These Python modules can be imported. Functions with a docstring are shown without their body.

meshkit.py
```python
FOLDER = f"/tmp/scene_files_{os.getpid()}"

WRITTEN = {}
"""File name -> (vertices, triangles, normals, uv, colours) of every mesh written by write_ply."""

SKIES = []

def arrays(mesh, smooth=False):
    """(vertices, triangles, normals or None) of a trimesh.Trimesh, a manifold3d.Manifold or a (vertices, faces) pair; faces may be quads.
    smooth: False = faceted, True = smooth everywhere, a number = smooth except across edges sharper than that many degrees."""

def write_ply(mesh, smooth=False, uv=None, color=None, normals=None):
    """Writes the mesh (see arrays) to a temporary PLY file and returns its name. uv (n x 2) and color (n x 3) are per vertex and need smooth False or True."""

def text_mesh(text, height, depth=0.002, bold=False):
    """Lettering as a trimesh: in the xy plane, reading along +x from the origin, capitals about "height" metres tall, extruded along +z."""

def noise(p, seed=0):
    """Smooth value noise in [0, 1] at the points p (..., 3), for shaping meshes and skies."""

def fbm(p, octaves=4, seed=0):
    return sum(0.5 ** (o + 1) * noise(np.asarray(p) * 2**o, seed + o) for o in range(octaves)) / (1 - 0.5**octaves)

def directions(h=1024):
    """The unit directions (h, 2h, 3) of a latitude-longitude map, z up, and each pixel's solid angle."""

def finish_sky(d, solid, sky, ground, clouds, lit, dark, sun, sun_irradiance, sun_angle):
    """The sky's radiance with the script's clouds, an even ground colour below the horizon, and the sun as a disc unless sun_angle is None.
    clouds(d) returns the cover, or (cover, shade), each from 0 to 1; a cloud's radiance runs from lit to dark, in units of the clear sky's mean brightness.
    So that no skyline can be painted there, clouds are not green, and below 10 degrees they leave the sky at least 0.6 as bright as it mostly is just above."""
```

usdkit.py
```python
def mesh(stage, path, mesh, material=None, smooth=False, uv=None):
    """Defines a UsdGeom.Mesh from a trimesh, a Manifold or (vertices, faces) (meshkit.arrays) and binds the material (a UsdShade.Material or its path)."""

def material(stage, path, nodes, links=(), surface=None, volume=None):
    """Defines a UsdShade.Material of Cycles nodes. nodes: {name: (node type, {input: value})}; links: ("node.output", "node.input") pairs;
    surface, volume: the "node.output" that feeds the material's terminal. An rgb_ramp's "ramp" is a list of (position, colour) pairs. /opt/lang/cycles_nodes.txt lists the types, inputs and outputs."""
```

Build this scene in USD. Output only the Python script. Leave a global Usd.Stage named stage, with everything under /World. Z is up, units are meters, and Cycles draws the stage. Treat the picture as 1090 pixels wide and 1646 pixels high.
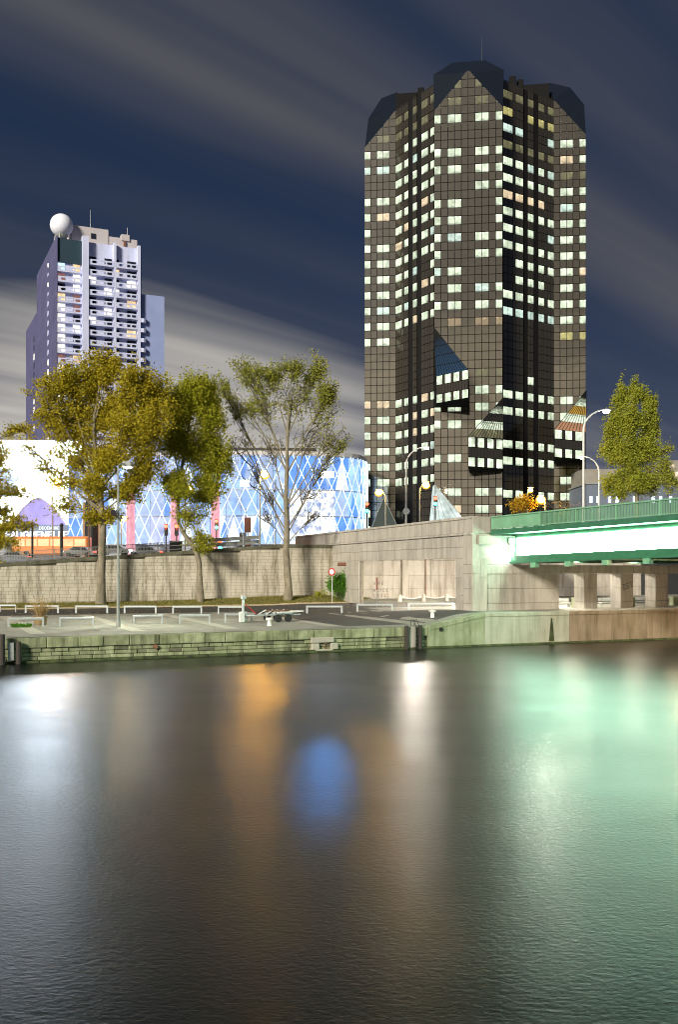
import math, random
import numpy as np
from shapely.geometry import Polygon, box as sbox
from shapely import affinity
import trimesh, meshkit, usdkit
from pxr import Usd, UsdGeom, UsdLux, UsdShade, Gf, Sdf

rng = np.random.default_rng(7)
random.seed(7)
stage = Usd.Stage.CreateInMemory()
UsdGeom.SetStageUpAxis(stage, UsdGeom.Tokens.z)
UsdGeom.Xform.Define(stage, '/World')
UsdGeom.Scope.Define(stage, '/World/Looks')
F, HX, HY, CAMZ = 1600.0, 545.0, 915.0, 6.4       # focal length in photo pixels, principal column, horizon row, eye height over the water

# ------------------------------------------------------------------ camera
cam = UsdGeom.Camera.Define(stage, '/World/camera')
cam.CreateProjectionAttr('perspective')
cam.CreateHorizontalApertureAttr(10.9)
cam.CreateVerticalApertureAttr(16.46)
cam.CreateFocalLengthAttr(16.0)
cam.CreateVerticalApertureOffsetAttr(0.92)
cam.CreateClippingRangeAttr(Gf.Vec2f(0.1, 20000))
EXPO = 2.0                                       # a long night exposure: every lamp, the fill light and the sky are dimmed by the same two stops
DIM = 2.0 ** -EXPO
cam.CreateExposureAttr(EXPO)
UsdGeom.Xformable(cam).AddTranslateOp().Set(Gf.Vec3d(0, 0, CAMZ))
UsdGeom.Xformable(cam).AddRotateXOp().Set(90.0)

# ------------------------------------------------------------------ sky and added fill light
SUN = np.array([-0.46, -0.78, 0.36]); SUN /= np.linalg.norm(SUN)
SKY = 0.1 * DIM
WIND = np.array([0.70, 0.714])                   # the way the streaks run over the ground
def sky_material():
    n, l = {}, []
    def N(name, kind, **kw): n[name] = (kind, kw); return name
    def M(name, op, a, b=None, c=None, clamp=False):
        kw = {'math_type': op, 'use_clamp': clamp}
        for key, v in (('value1', a), ('value2', b), ('value3', c)):
            if isinstance(v, str): l.append((v, f'{name}.{key}'))
            elif v is not None: kw[key] = v
        n[name] = ('math', kw); return f'{name}.value'
    N('tc', 'texture_coordinate'); N('sep', 'separate_xyz'); l.append(('tc.generated', 'sep.vector'))
    x, y, z = 'sep.x', 'sep.y', 'sep.z'
    zc = M('zc', 'maximum', z, 0.0)
    den = M('den', 'add', zc, 0.06)
    ax = M('ax', 'multiply', x, float(WIND[1])); ay = M('ay', 'multiply', y, float(-WIND[0]))
    ac = M('ac', 'divide', M('acs', 'add', ax, ay), den)           # across the wind
    bx = M('bx', 'multiply', x, float(WIND[0])); by = M('by', 'multiply', y, float(WIND[1]))
    al = M('al', 'divide', M('als', 'add', bx, by), den)           # along the wind
    N('v1', 'combine_xyz'); l.extend([(M('ac1', 'multiply', ac, 3.2), 'v1.x'), (M('al1', 'multiply', al, 0.20), 'v1.y')])
    N('n1', 'noise_texture', scale=1.0, detail=3.0, roughness=0.45, distortion=0.3); l.append(('v1.vector', 'n1.vector'))
    N('v2', 'combine_xyz', z=4.0); l.extend([(M('ac2', 'multiply', ac, 0.9), 'v2.x'), (M('al2', 'multiply', al, 0.35), 'v2.y')])
    N('n2', 'noise_texture', scale=1.0, detail=2.0, roughness=0.5); l.append(('v2.vector', 'n2.vector'))
    # bands across the wind, bent by the large noise
    bend = M('bend', 'multiply_add', 'n2.fac', 0.5, -0.25)
    acb = M('acb', 'add', ac, bend)
    N('band', 'rgb_ramp', ramp=[(0.0, (.25,)*3), (.2, (.14,)*3), (.3, (.05,)*3), (.38, (.12,)*3), (.5, (.85,)*3), (.58, (.95,)*3), (.65, (.45,)*3), (.71, (.55,)*3), (.8, (.15,)*3), (.9, (.35,)*3), (1., (.4,)*3)])
    l.append((M('bandx', 'multiply_add', acb, 0.5, 1.2, clamp=True), 'band.fac'))
    s1 = M('s1', 'multiply_add', 'n1.fac', 3.0, -0.95, clamp=True)
    cov = M('cov', 'multiply', 'band.color', M('s1b', 'multiply_add', s1, 0.85, 0.15), clamp=True)
    # city glow: everything brightens towards the horizon, more on the city side
    glow = M('glow', 'power', M('omz', 'subtract', 1.0, zc, clamp=True), 7.0)
    N('sky', 'sky_texture', sky_type='single_scattering', sun_disc=False, sun_elevation=float(math.asin(SUN[2])), sun_rotation=float(math.atan2(SUN[0], SUN[1])))
    N('skys', 'mix_color', blend_type='multiply', fac=1.0, b=(.0012, .0014, .0017), use_clamp=False); l.append(('sky.color', 'skys.a'))
    N('base', 'mix_color', blend_type='add', fac=1.0, b=(.112, .25, .63), use_clamp=False); l.append(('skys.result', 'base.a'))
    N('gl', 'mix_color', blend_type='add', fac=1.0, b=(.85, .95, 1.25), use_clamp=False); l.append(('base.result', 'gl.a')); l.append((glow, 'gl.fac'))
    # a low bank of stratus lit by the city
    azl = M('azl', 'multiply_add', x, -2.9, 0.92, clamp=True)
    el = M('el', 'divide', z, M('rr', 'sqrt', M('rr2', 'add', M('xx', 'multiply', x, x), M('yy', 'multiply', y, y))))
    edge = M('edge', 'add', M('edge0', 'multiply_add', M('n1e', 'subtract', 'n2.fac', 0.5), 0.16, 0.238), M('edge1', 'multiply_add', 'n1.fac', 0.13, -0.065))
    edge2 = M('edge2', 'add', edge, M('tilt', 'maximum', M('tl2', 'multiply_add', M('tl1', 'power', M('tl0', 'absolute', M('tlx', 'add', x, 0.2)), 2.0), -1.35, 0.05), -0.09))
    low = M('low', 'divide', M('lowd', 'subtract', edge2, el), 0.11, clamp=True)
    lowc = M('lowc', 'multiply', low, M('lowm', 'multiply_add', 'n1.fac', 0.5, 0.55, clamp=True))
    lowa = M('lowa', 'multiply', lowc, M('azm', 'multiply_add', azl, 0.92, 0.08, clamp=True), clamp=True)
    # high streaks are grey and dim, low ones pale and bright
    N('ccol', 'mix_color', blend_type='mix', a=(1.05, 1.04, 1.12), b=(2.3, 2.2, 2.1), use_clamp=False); l.append((M('cg', 'power', M('omz2', 'subtract', 1.0, zc), 5.0), 'ccol.fac'))
    N('c1', 'mix_color', blend_type='mix', use_clamp=False); l.extend([('gl.result', 'c1.a'), ('ccol.result', 'c1.b'), (M('covm', 'multiply', cov, 0.85), 'c1.fac')])
    N('c2', 'mix_color', blend_type='mix', b=(5.6, 5.3, 4.9), use_clamp=False); l.extend([('c1.result', 'c2.a'), (lowa, 'c2.fac')])
    N('bg', 'background_shader', strength=SKY); l.append(('c2.result', 'bg.color'))
    return usdkit.material(stage, '/World/Looks/sky', n, l, surface='bg.background')
dome = UsdLux.DomeLight.Define(stage, '/World/sky')
dome.CreateIntensityAttr(1.0)
dome.GetPrim().SetCustomDataByKey('kind', 'structure')
UsdShade.MaterialBindingAPI.Apply(dome.GetPrim()).Bind(sky_material())
moon = UsdLux.DistantLight.Define(stage, '/World/moon')  # added distant light standing for unseen lamps on the camera side
moon.CreateNormalizeAttr(True); moon.CreateIntensityAttr(1.45 * DIM); moon.CreateAngleAttr(11.0)
moon.CreateColorAttr(Gf.Vec3f(1.0, 0.90, 0.74))
zl = SUN; xl = np.cross([0, 0, 1], zl); xl /= np.linalg.norm(xl); yl = np.cross(zl, xl)
UsdGeom.Xformable(moon).AddTransformOp().Set(Gf.Matrix4d(*xl, 0, *yl, 0, *zl, 0, 0, 0, 0, 1))

# ------------------------------------------------------------------ frames
U2, N2, OB = np.array([0.912, 0.410]), np.array([-0.410, 0.912]), np.array([5.75, 80.0])
U2 /= np.linalg.norm(U2); N2 /= np.linalg.norm(N2)
def st(s, t, z=0.0):                              # along the bank, inland of the waterline
    p = OB + s * U2 + t * N2
    return np.array([p[0], p[1], z])
def P(px, py, Y): return np.array([(px - HX) / F * Y, Y, CAMZ + (HY - py) / F * Y])
def G(px, py, z): return P(px, py, F * (CAMZ - z) / (py - HY))
def col_t(px, t):
    c = (px - HX) / F
    Y = (t + N2[1] * OB[1] + N2[0] * OB[0]) / (N2[0] * c + N2[1])
    return np.array([c * Y, Y])
def to_st(p):
    d = np.asarray(p[:2]) - OB
    return float(d @ U2), float(d @ N2)

# ------------------------------------------------------------------ mesh helpers
class MB:
    def __init__(s): s.v, s.f, s.n = [], [], 0
    def add(s, v, f):
        v = np.asarray(v, float); f = np.asarray(f, int)
        if len(f) == 0: return s
        if f.shape[1] == 4: f = np.vstack([f[:, [0, 1, 2]], f[:, [0, 2, 3]]])
        s.v.append(v); s.f.append(f + s.n); s.n += len(v); return s
    def mesh(s, m): return s.add(np.array(m.vertices), np.array(m.faces))
    def box(s, c, size, x=(1, 0, 0), y=(0, 1, 0), bevel=0.0):
        c = np.asarray(c, float); x = np.asarray(x, float); y = np.asarray(y, float)
        if len(x) == 2: x = np.append(x, 0.)
        if len(y) == 2: y = np.append(y, 0.)
        x = x / np.linalg.norm(x); y = y / np.linalg.norm(y); z = np.cross(x, y)
        hx, hy, hz = np.asarray(size) / 2
        if bevel <= 0:
            q = np.array([[i, j, k] for k in (-1, 1) for j in (-1, 1) for i in (-1, 1)], float) * [hx, hy, hz]
            f = [[0, 2, 3, 1], [4, 5, 7, 6], [0, 1, 5, 4], [2, 6, 7, 3], [0, 4, 6, 2], [1, 3, 7, 5]]
            return s.add(c + q[:, :1] * x + q[:, 1:2] * y + q[:, 2:] * z, f)
        b = bevel
        q = []
        for k in (-1, 1):
            for j in (-1, 1):
                for i in (-1, 1):
                    q += [[i * hx, j * (hy - b), k * (hz - b)], [i * (hx - b), j * hy, k * (hz - b)], [i * (hx - b), j * (hy - b), k * hz]]
        m = trimesh.convex.convex_hull(np.array(q))
        return s.add(c + m.vertices[:, :1] * x + m.vertices[:, 1:2] * y + m.vertices[:, 2:] * z, m.faces)
    def hull(s, pts):
        m = trimesh.convex.convex_hull(np.asarray(pts, float)); return s.add(m.vertices, m.faces)
    def prism(s, poly, z0, z1):                   # poly: list of xy
        m = trimesh.creation.extrude_polygon(Polygon(poly), z1 - z0, engine='earcut'); v = np.array(m.vertices); v[:, 2] += z0
        return s.add(v, m.faces)
    def plate(s, poly, o, x, y, depth):           # shapely polygon in the frame o,x,y extruded along x cross y
        o, x, y = (np.asarray(a, float) for a in (o, x, y)); w = np.cross(x, y)
        for g in getattr(poly, 'geoms', [poly]):
            if g.is_empty or g.area < 1e-4: continue
            m = trimesh.creation.extrude_polygon(g, depth, engine='earcut'); v = np.array(m.vertices)
            s.add(o + v[:, :1] * x + v[:, 1:2] * y + v[:, 2:] * w, m.faces)
        return s
    def tube(s, pts, r, sides=8, caps=True):
        p = np.asarray(pts, float); n = len(p); r = np.broadcast_to(np.asarray(r, float), (n,))
        t = np.gradient(p, axis=0); t /= np.linalg.norm(t, axis=1, keepdims=True) + 1e-12
        a = np.cross(t, np.where(np.abs(t[:, 2:]) < .9, [0, 0, 1.], [1., 0, 0])); a /= np.linalg.norm(a, axis=1, keepdims=True) + 1e-12
        b = np.cross(t, a); ang = np.arange(sides) * 2 * np.pi / sides
        v = (p[:, None] + r[:, None, None] * (np.cos(ang)[None, :, None] * a[:, None] + np.sin(ang)[None, :, None] * b[:, None])).reshape(-1, 3)
        i, j = np.meshgrid(np.arange(n - 1), np.arange(sides), indexing='ij')
        q = np.stack([i * sides + j, i * sides + (j + 1) % sides, (i + 1) * sides + (j + 1) % sides, (i + 1) * sides + j], -1).reshape(-1, 4)
        s.add(v, q)
        if caps:
            k = np.arange(1, sides - 1)
            s.add(v[:sides], np.stack([k * 0, k + 1, k], 1)); s.add(v[-sides:], np.stack([k * 0, k, k + 1], 1))
        return s
    def lathe(s, base, prof, sides=14):           # prof: (r, z) pairs from the bottom up
        prof = np.asarray(prof, float)
        return s.tube([np.array(base) + [0, 0, z] for z in prof[:, 1]], prof[:, 0], sides)
    def ball(s, c, r, sub=2, scale=(1, 1, 1)):
        m = trimesh.creation.icosphere(sub, r); return s.add(np.array(m.vertices) * scale + np.asarray(c), m.faces)
    def grid(s, fn, us, vs):
        us, vs = np.asarray(us), np.asarray(vs); uu, vv = np.meshgrid(us, vs, indexing='ij')
        pts = np.array([fn(a, b) for a, b in zip(uu.ravel(), vv.ravel())]); m = len(vs)
        i, j = np.meshgrid(np.arange(len(us) - 1), np.arange(m - 1), indexing='ij')
        return s.add(pts, np.stack([i * m + j, (i + 1) * m + j, (i + 1) * m + j + 1, i * m + j + 1], -1).reshape(-1, 4))
    @property
    def arr(s): return np.vstack(s.v), np.vstack(s.f)

COUNT = {}
def unique(parent, name):
    k = (parent, name); c = COUNT.get(k, -1) + 1; COUNT[k] = c
    return f'{parent}/{name}' + (f'_{c:03d}' if c else '')
LOC = {}
def tag(prim, label=None, cat=None, group=None, kind=None):
    for k, v in (('label', label), ('category', cat), ('group', group), ('kind', kind)):
        if v: prim.SetCustomDataByKey(k, v)
def thing(name, label, cat, loc=(0, 0, 0), group=None):
    path = unique('/World', name)
    x = UsdGeom.Xform.Define(stage, path); x.AddTranslateOp().Set(Gf.Vec3d(*map(float, loc)))
    tag(x.GetPrim(), label, cat, group); LOC[path] = np.asarray(loc, float)
    return path
def part(parent, name, mb, m, label=None, kind=None, smooth=False):
    path = unique(parent, name); v, f = mb.arr
    top = '/'.join(parent.split('/')[:3])
    v = v - LOC.get(top, np.zeros(3))
    g = usdkit.mesh(stage, path, (v, f), m, smooth=smooth)
    tag(g.GetPrim(), label=label, kind=kind)
    return path
def solo(name, mb, m, label=None, cat=None, group=None, kind=None, smooth=False):
    path = unique('/World', name); v, f = mb.arr
    g = usdkit.mesh(stage, path, (v, f), m, smooth=smooth); tag(g.GetPrim(), label, cat, group, kind)
    return path
def dup(src, loc, rotz=0.0, label=None, scale=None, group=None):
    prim = stage.GetPrimAtPath(src); path = unique('/World', src.split('/')[-1])
    x = UsdGeom.Xform.Define(stage, path)
    x.GetPrim().GetReferences().AddInternalReference(src)
    x.ClearXformOpOrder()
    x.AddTranslateOp().Set(Gf.Vec3d(*map(float, loc)))
    x.AddRotateZOp().Set(float(math.degrees(rotz)))
    if scale is not None: x.AddScaleOp().Set(Gf.Vec3f(*map(float, scale)))
    cd = prim.GetCustomData()
    tag(x.GetPrim(), label, cd.get('category'), group or cd.get('group'))
    x.GetPrim().SetInstanceable(True)
    return path

# ------------------------------------------------------------------ materials
LOOK = {}
def look(name, nodes, links, surface):
    m = usdkit.material(stage, f'/World/Looks/{name}', nodes, links, surface=surface); LOOK[name] = m; return m
def surf(name, c1, c2=None, rough=0.7, scale=2.0, metallic=0.0, bump=0.0, bscale=20.0, stretch=(1, 1, 1), spec=0.5, rnd=0.0, streak=None, mid=0.5, detail=5.0):
    """a mottled surface; streak = (colour, amount): dark runs down the face; rnd: brightness spread between alike pieces"""
    c2 = c2 or tuple(0.75 * a for a in c1)
    n = {'g': ('geometry', {}), 'mp': ('mapping', {'scale': stretch}), 'n': ('noise_texture', {'scale': scale, 'detail': detail, 'roughness': 0.62}),
         'r': ('rgb_ramp', {'ramp': [(max(0, mid - .2), c2), (min(1, mid + .2), c1)]}), 'p': ('principled_bsdf', {'roughness': rough, 'metallic': metallic, 'specular_ior_level': spec})}
    l = [('g.position', 'mp.vector'), ('mp.vector', 'n.vector'), ('n.fac', 'r.fac')]
    out = 'r.color'
    if streak:
        n['ms'] = ('mapping', {'scale': (1.6, 1.6, 0.16)}); n['ns'] = ('noise_texture', {'scale': 1.0, 'detail': 5.0, 'roughness': .65})
        n['rs'] = ('rgb_ramp', {'ramp': [(.46, (0, 0, 0)), (.66, (streak[1],) * 3)]}); n['xs'] = ('mix_color', {'blend_type': 'mix', 'b': streak[0]})
        l += [('g.position', 'ms.vector'), ('ms.vector', 'ns.vector'), ('ns.fac', 'rs.fac'), ('rs.color', 'xs.fac'), (out, 'xs.a')]; out = 'xs.result'
    if rnd:
        n['oi'] = ('object_info', {}); n['mr'] = ('map_range', {'to_min': 1 - rnd, 'to_max': 1 + rnd}); n['hs'] = ('hsv', {})
        l += [('oi.random', 'mr.value'), ('mr.result', 'hs.value'), (out, 'hs.color')]; out = 'hs.color'
    l.append((out, 'p.base_color'))
    if bump:
        n['nb'] = ('noise_texture', {'scale': bscale, 'detail': 4.0}); n['b'] = ('bump', {'strength': bump, 'distance': 0.05})
        l += [('g.position', 'nb.vector'), ('nb.fac', 'b.height'), ('b.normal', 'p.normal')]
    return look(name, n, l, 'p.BSDF')
def glow(name, color, strength, vary=0.0, scale=1.0, rough=0.25, ramp=None):
    """a lit pane, lamp or screen; vary: unevenness of what is behind it"""
    n = {'p': ('principled_bsdf', {'base_color': (.03, .03, .03), 'roughness': rough, 'emission_strength': strength * DIM})}; l = []
    if vary or ramp:
        n['g'] = ('geometry', {}); n['n'] = ('noise_texture', {'scale': scale, 'detail': 3.0, 'roughness': .6}); l.append(('g.position', 'n.vector'))
        c = np.array(color)
        n['r'] = ('rgb_ramp', {'ramp': ramp or [(.3, tuple(c * (1 - vary))), (.52, tuple(c)), (.68, tuple(c * (1 + vary)))]}); l += [('n.fac', 'r.fac'), ('r.color', 'p.emission_color')]
    else: n['p'][1]['emission_color'] = color
    return look(name, n, l, 'p.BSDF')
def plain(name, color, rough=0.5, metallic=0.0, spec=0.5):
    return surf(name, color, tuple(.8 * c for c in color), rough, 3.0, metallic, spec=spec)

M = {}
M['limestone'] = surf('limestone', (.36, .40, .25), (.15, .175, .085), .85, 1.1, bump=.6, bscale=9, rnd=.16, streak=((.035, .045, .018), .75))
M['limestone_dark'] = surf('limestone_dark', (.17, .18, .12), (.08, .085, .05), .9, 2.0, bump=.5)
M['algae'] = surf('algae', (.10, .14, .045), (.018, .022, .012), .9, 1.4, bump=.6, streak=((.012, .015, .008), .8))
M['ashlar'] = surf('ashlar', (.57, .54, .46), (.43, .40, .32), .9, .6, bump=.5, bscale=12, streak=((.15, .13, .085), .8), rnd=.08)
M['ashlar_joint'] = surf('ashlar_joint', (.25, .23, .18), (.17, .15, .11), .9, 2.0)
M['coping'] = surf('coping', (.17, .17, .12), (.075, .075, .05), .9, 1.2, bump=.5, streak=((.05, .05, .03), .7), rnd=.1)
M['concrete'] = surf('concrete', (.43, .41, .36), (.33, .315, .28), .85, .5, bump=.25, bscale=14, streak=((.17, .16, .14), .55), rnd=.05)
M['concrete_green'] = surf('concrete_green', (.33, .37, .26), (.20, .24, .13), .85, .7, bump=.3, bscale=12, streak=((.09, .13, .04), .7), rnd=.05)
M['concrete_shaded'] = surf('concrete_shaded', (.29, .245, .175), (.20, .165, .11), .85, .5, bump=.25, bscale=14, streak=((.09, .075, .03), .7), rnd=.05)  # shade and warm light under the bridge put into the concrete colour
M['concrete_lit'] = surf('concrete_lit', (.44, .46, .38), (.33, .36, .28), .85, .5, bump=.25, bscale=14, streak=((.17, .20, .12), .55), rnd=.05)  # pale green light of the girder band put into the concrete colour
M['concrete_cream'] = surf('concrete_cream', (.54, .51, .45), (.45, .41, .35), .85, .5, bump=.2, streak=((.2, .15, .1), .6), rnd=.05)
M['paving'] = surf('paving', (.31, .31, .265), (.17, .17, .14), .85, .28, bump=.3, bscale=25, detail=9.0)
M['pale_strip'] = surf('pale_strip', (.42, .41, .34), (.32, .31, .26), .85, 1.5)
M['asphalt'] = surf('asphalt', (.055, .055, .05), (.035, .035, .032), .8, 1.0, bump=.3, bscale=60)
M['kerb'] = surf('kerb', (.45, .38, .25), (.34, .28, .19), .8, 2.0)
M['soil'] = surf('soil', (.16, .14, .05), (.10, .09, .03), .95, 3.0, bump=.6)
M['galvanised'] = surf('galvanised', (.50, .54, .55), (.38, .42, .43), .42, 6.0, metallic=.3)
M['grey_paint'] = plain('grey_paint', (.26, .28, .27), .45)
M['pale_pole'] = plain('pale_pole', (.55, .57, .56), .4)
M['dark_metal'] = plain('dark_metal', (.03, .03, .032), .45, .3)
M['bridge_green'] = surf('bridge_green', (.17, .37, .235), (.13, .31, .19), .5, 1.2, streak=((.12, .22, .15), .4))
M['bridge_dark_green'] = surf('bridge_dark_green', (.035, .15, .085), (.025, .11, .06), .5, 1.5)
M['street'] = surf('street', (.06, .06, .06), (.04, .04, .04), .8, .3)
M['white_paint'] = plain('white_paint', (.75, .76, .75), .4)
M['red_paint'] = plain('red_paint', (.5, .03, .03), .4)
M['brown_sign'] = plain('brown_sign', (.22, .08, .05), .6)
M['rust'] = surf('rust', (.25, .12, .07), (.12, .06, .04), .9, 4.0)
M['tyre'] = plain('tyre', (.02, .02, .02), .8)
M['terracotta'] = plain('terracotta', (.22, .16, .08), .8)
M['graffiti'] = plain('graffiti', (.10, .09, .09), .7)
M['timber'] = surf('timber', (.05, .042, .035), (.025, .02, .018), .8, 3.0, stretch=(1, 1, .2), bump=.4)
def leaf_look(name, cols, trans=0.35):
    n = {'g': ('geometry', {}), 'r': ('rgb_ramp', {'ramp': list(zip(np.linspace(0, 1, len(cols)), cols))}), 'd': ('principled_bsdf', {'roughness': .6, 'specular_ior_level': .25}),
         't': ('translucent_bsdf', {}), 'm': ('mix_closure', {'fac': trans})}
    return look(name, n, [('g.random_per_island', 'r.fac'), ('r.color', 'd.base_color'), ('r.color', 't.color'), ('d.BSDF', 'm.closure1'), ('t.BSDF', 'm.closure2')], 'm.closure')
M['leaf_autumn'] = leaf_look('leaf_autumn', [(.42, .36, .022), (.55, .41, .028), (.62, .42, .03), (.46, .37, .022), (.62, .36, .04), (.38, .35, .022)])
M['leaf_green'] = leaf_look('leaf_green', [(.34, .35, .022), (.48, .42, .025), (.56, .43, .028), (.40, .38, .022)])
M['leaf_pale'] = leaf_look('leaf_pale', [(.30, .32, .05), (.40, .37, .06), (.26, .30, .05), (.44, .35, .06)])
M['leaf_poplar'] = leaf_look('leaf_poplar', [(.33, .36, .04), (.48, .42, .04), (.62, .47, .03), (.38, .38, .045)])
M['leaf_ivy'] = leaf_look('leaf_ivy', [(.10, .28, .02), (.18, .42, .04), (.08, .20, .02), (.26, .46, .06)])
M['leaf_yellow'] = leaf_look('leaf_yellow', [(.45, .30, .02), (.55, .36, .03), (.35, .25, .02)])
M['leaf_dry'] = leaf_look('leaf_dry', [(.40, .28, .12), (.30, .20, .10), (.5, .4, .2)])
M['grass'] = leaf_look('grass', [(.20, .19, .05), (.12, .14, .035), (.28, .23, .08), (.16, .16, .05)], .25)
M['bark'] = surf('bark', (.26, .235, .17), (.13, .115, .08), .9, 2.2, stretch=(1, 1, .5), bump=.7, bscale=8)
M['bark_dark'] = surf('bark_dark', (.13, .11, .08), (.06, .05, .04), .9, 3.0, bump=.5)
# glass of the dark tower: bronze, half mirror
def glass_look(name, base, tint, refl, rough=.08):
    n = {'g': ('geometry', {}), 'oi': ('object_info', {}), 'd': ('principled_bsdf', {'base_color': base, 'roughness': .35, 'specular_ior_level': .3}),
         'gl': ('glossy_bsdf', {'color': tint, 'roughness': rough * .7}), 'm': ('mix_closure', {'fac': refl}), 'iv': ('map_range', {'to_min': .78, 'to_max': 1.2}), 'hv': ('hsv', {'color': tint}),
         'nb': ('noise_texture', {'scale': .35, 'detail': 1.0}), 'b': ('bump', {'strength': .05, 'distance': .3})}
    return look(name, n, [('g.position', 'nb.vector'), ('nb.fac', 'b.height'), ('b.normal', 'gl.normal'), ('g.random_per_island', 'iv.value'), ('iv.result', 'hv.value'), ('hv.color', 'gl.color'), ('d.BSDF', 'm.closure1'), ('gl.BSDF', 'm.closure2')], 'm.closure')
M['bronze_glass'] = glass_look('bronze_glass', (.075, .065, .046), (.76, .67, .50), .5)
M['bronze_glass_dark'] = glass_look('bronze_glass_dark', (.05, .045, .036), (.30, .28, .25), .35)  # darker copy: dark reflections of the diagonal faces put into the glass colour
M['blue_glass'] = glass_look('blue_glass', (.01, .014, .02), (.40, .45, .52), .32)
M['sky_facet_glass'] = glass_look('sky_facet_glass', (.018, .05, .11), (.45, .55, .65), .35)  # blue of the mirrored sky put into the base colour
M['tower_core'] = plain('tower_core', (.014, .014, .015), .95, spec=.05)
def lit(name, c, s, vary=.45):
    """a lit room behind glass: uneven light, lamps near the ceiling, desks and people dark along the sill"""
    c = np.array(c)
    n = {'g': ('geometry', {}), 'n': ('noise_texture', {'scale': .55, 'detail': 3.0, 'roughness': .6}), 'r': ('rgb_ramp', {'ramp': [(.3, tuple(c * (1 - vary))), (.52, tuple(c)), (.68, tuple(c * (1 + vary * .6)))]}),
         'sx': ('separate_xyz', {}), 'f0': ('math', {'math_type': 'multiply_add', 'value2': 1 / 3.2, 'value3': 71.71875}), 'f': ('math', {'math_type': 'fraction'}),
         'mo': ('mapping', {'scale': (1.4, 1.4, .35)}), 'no': ('noise_texture', {'scale': 1.0, 'detail': 2.0}), 'a': ('math', {'math_type': 'multiply_add', 'value2': .45, 'value3': -.12}), 'd': ('math', {'math_type': 'subtract'}),
         'dk': ('map_range', {'from_min': 0.0, 'from_max': .06, 'to_min': 1.0, 'to_max': .55, 'clamp': True}), 'nl': ('noise_texture', {'scale': 1.7, 'detail': 1.0}), 'cl': ('map_range', {'from_min': .34, 'from_max': .42, 'to_min': 0.0, 'to_max': 1.0, 'clamp': True}),
         'll': ('map_range', {'from_min': .55, 'from_max': .68, 'to_min': 0.0, 'to_max': 1.1, 'clamp': True}), 'lm': ('math', {'math_type': 'multiply'}), 'l1': ('math', {'math_type': 'multiply_add', 'value2': 1.0}), 'e': ('math', {'math_type': 'multiply', 'value2': s * DIM}),
         'p': ('principled_bsdf', {'base_color': (.03, .03, .03), 'roughness': .2})}
    l = [('g.position', 'n.vector'), ('n.fac', 'r.fac'), ('r.color', 'p.emission_color'), ('g.position', 'sx.vector'), ('sx.z', 'f0.value1'), ('f0.value', 'f.value1'), ('g.position', 'mo.vector'), ('mo.vector', 'no.vector'),
         ('no.fac', 'a.value1'), ('a.value', 'd.value1'), ('f.value', 'd.value2'), ('d.value', 'dk.value'), ('g.position', 'nl.vector'), ('nl.fac', 'll.value'), ('f.value', 'cl.value'), ('cl.result', 'lm.value1'), ('ll.result', 'lm.value2'),
         ('lm.value', 'l1.value1'), ('dk.result', 'l1.value3'), ('l1.value', 'e.value1'), ('e.value', 'p.emission_strength')]
    M[name] = look(name, n, l, 'p.BSDF')
lit('lit_white', (.80, .93, .68), 1.05); lit('lit_warm', (1.0, .78, .50), .85); lit('lit_cool', (.74, .95, .82), .9)
lit('lit_dim', (.34, .32, .16), .45); lit('lit_tan', (.62, .46, .26), .5, .2); lit('lit_yellow', (.75, .68, .25), .6)

# ================================================================== THE SETTING
BIG = 900.0
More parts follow.
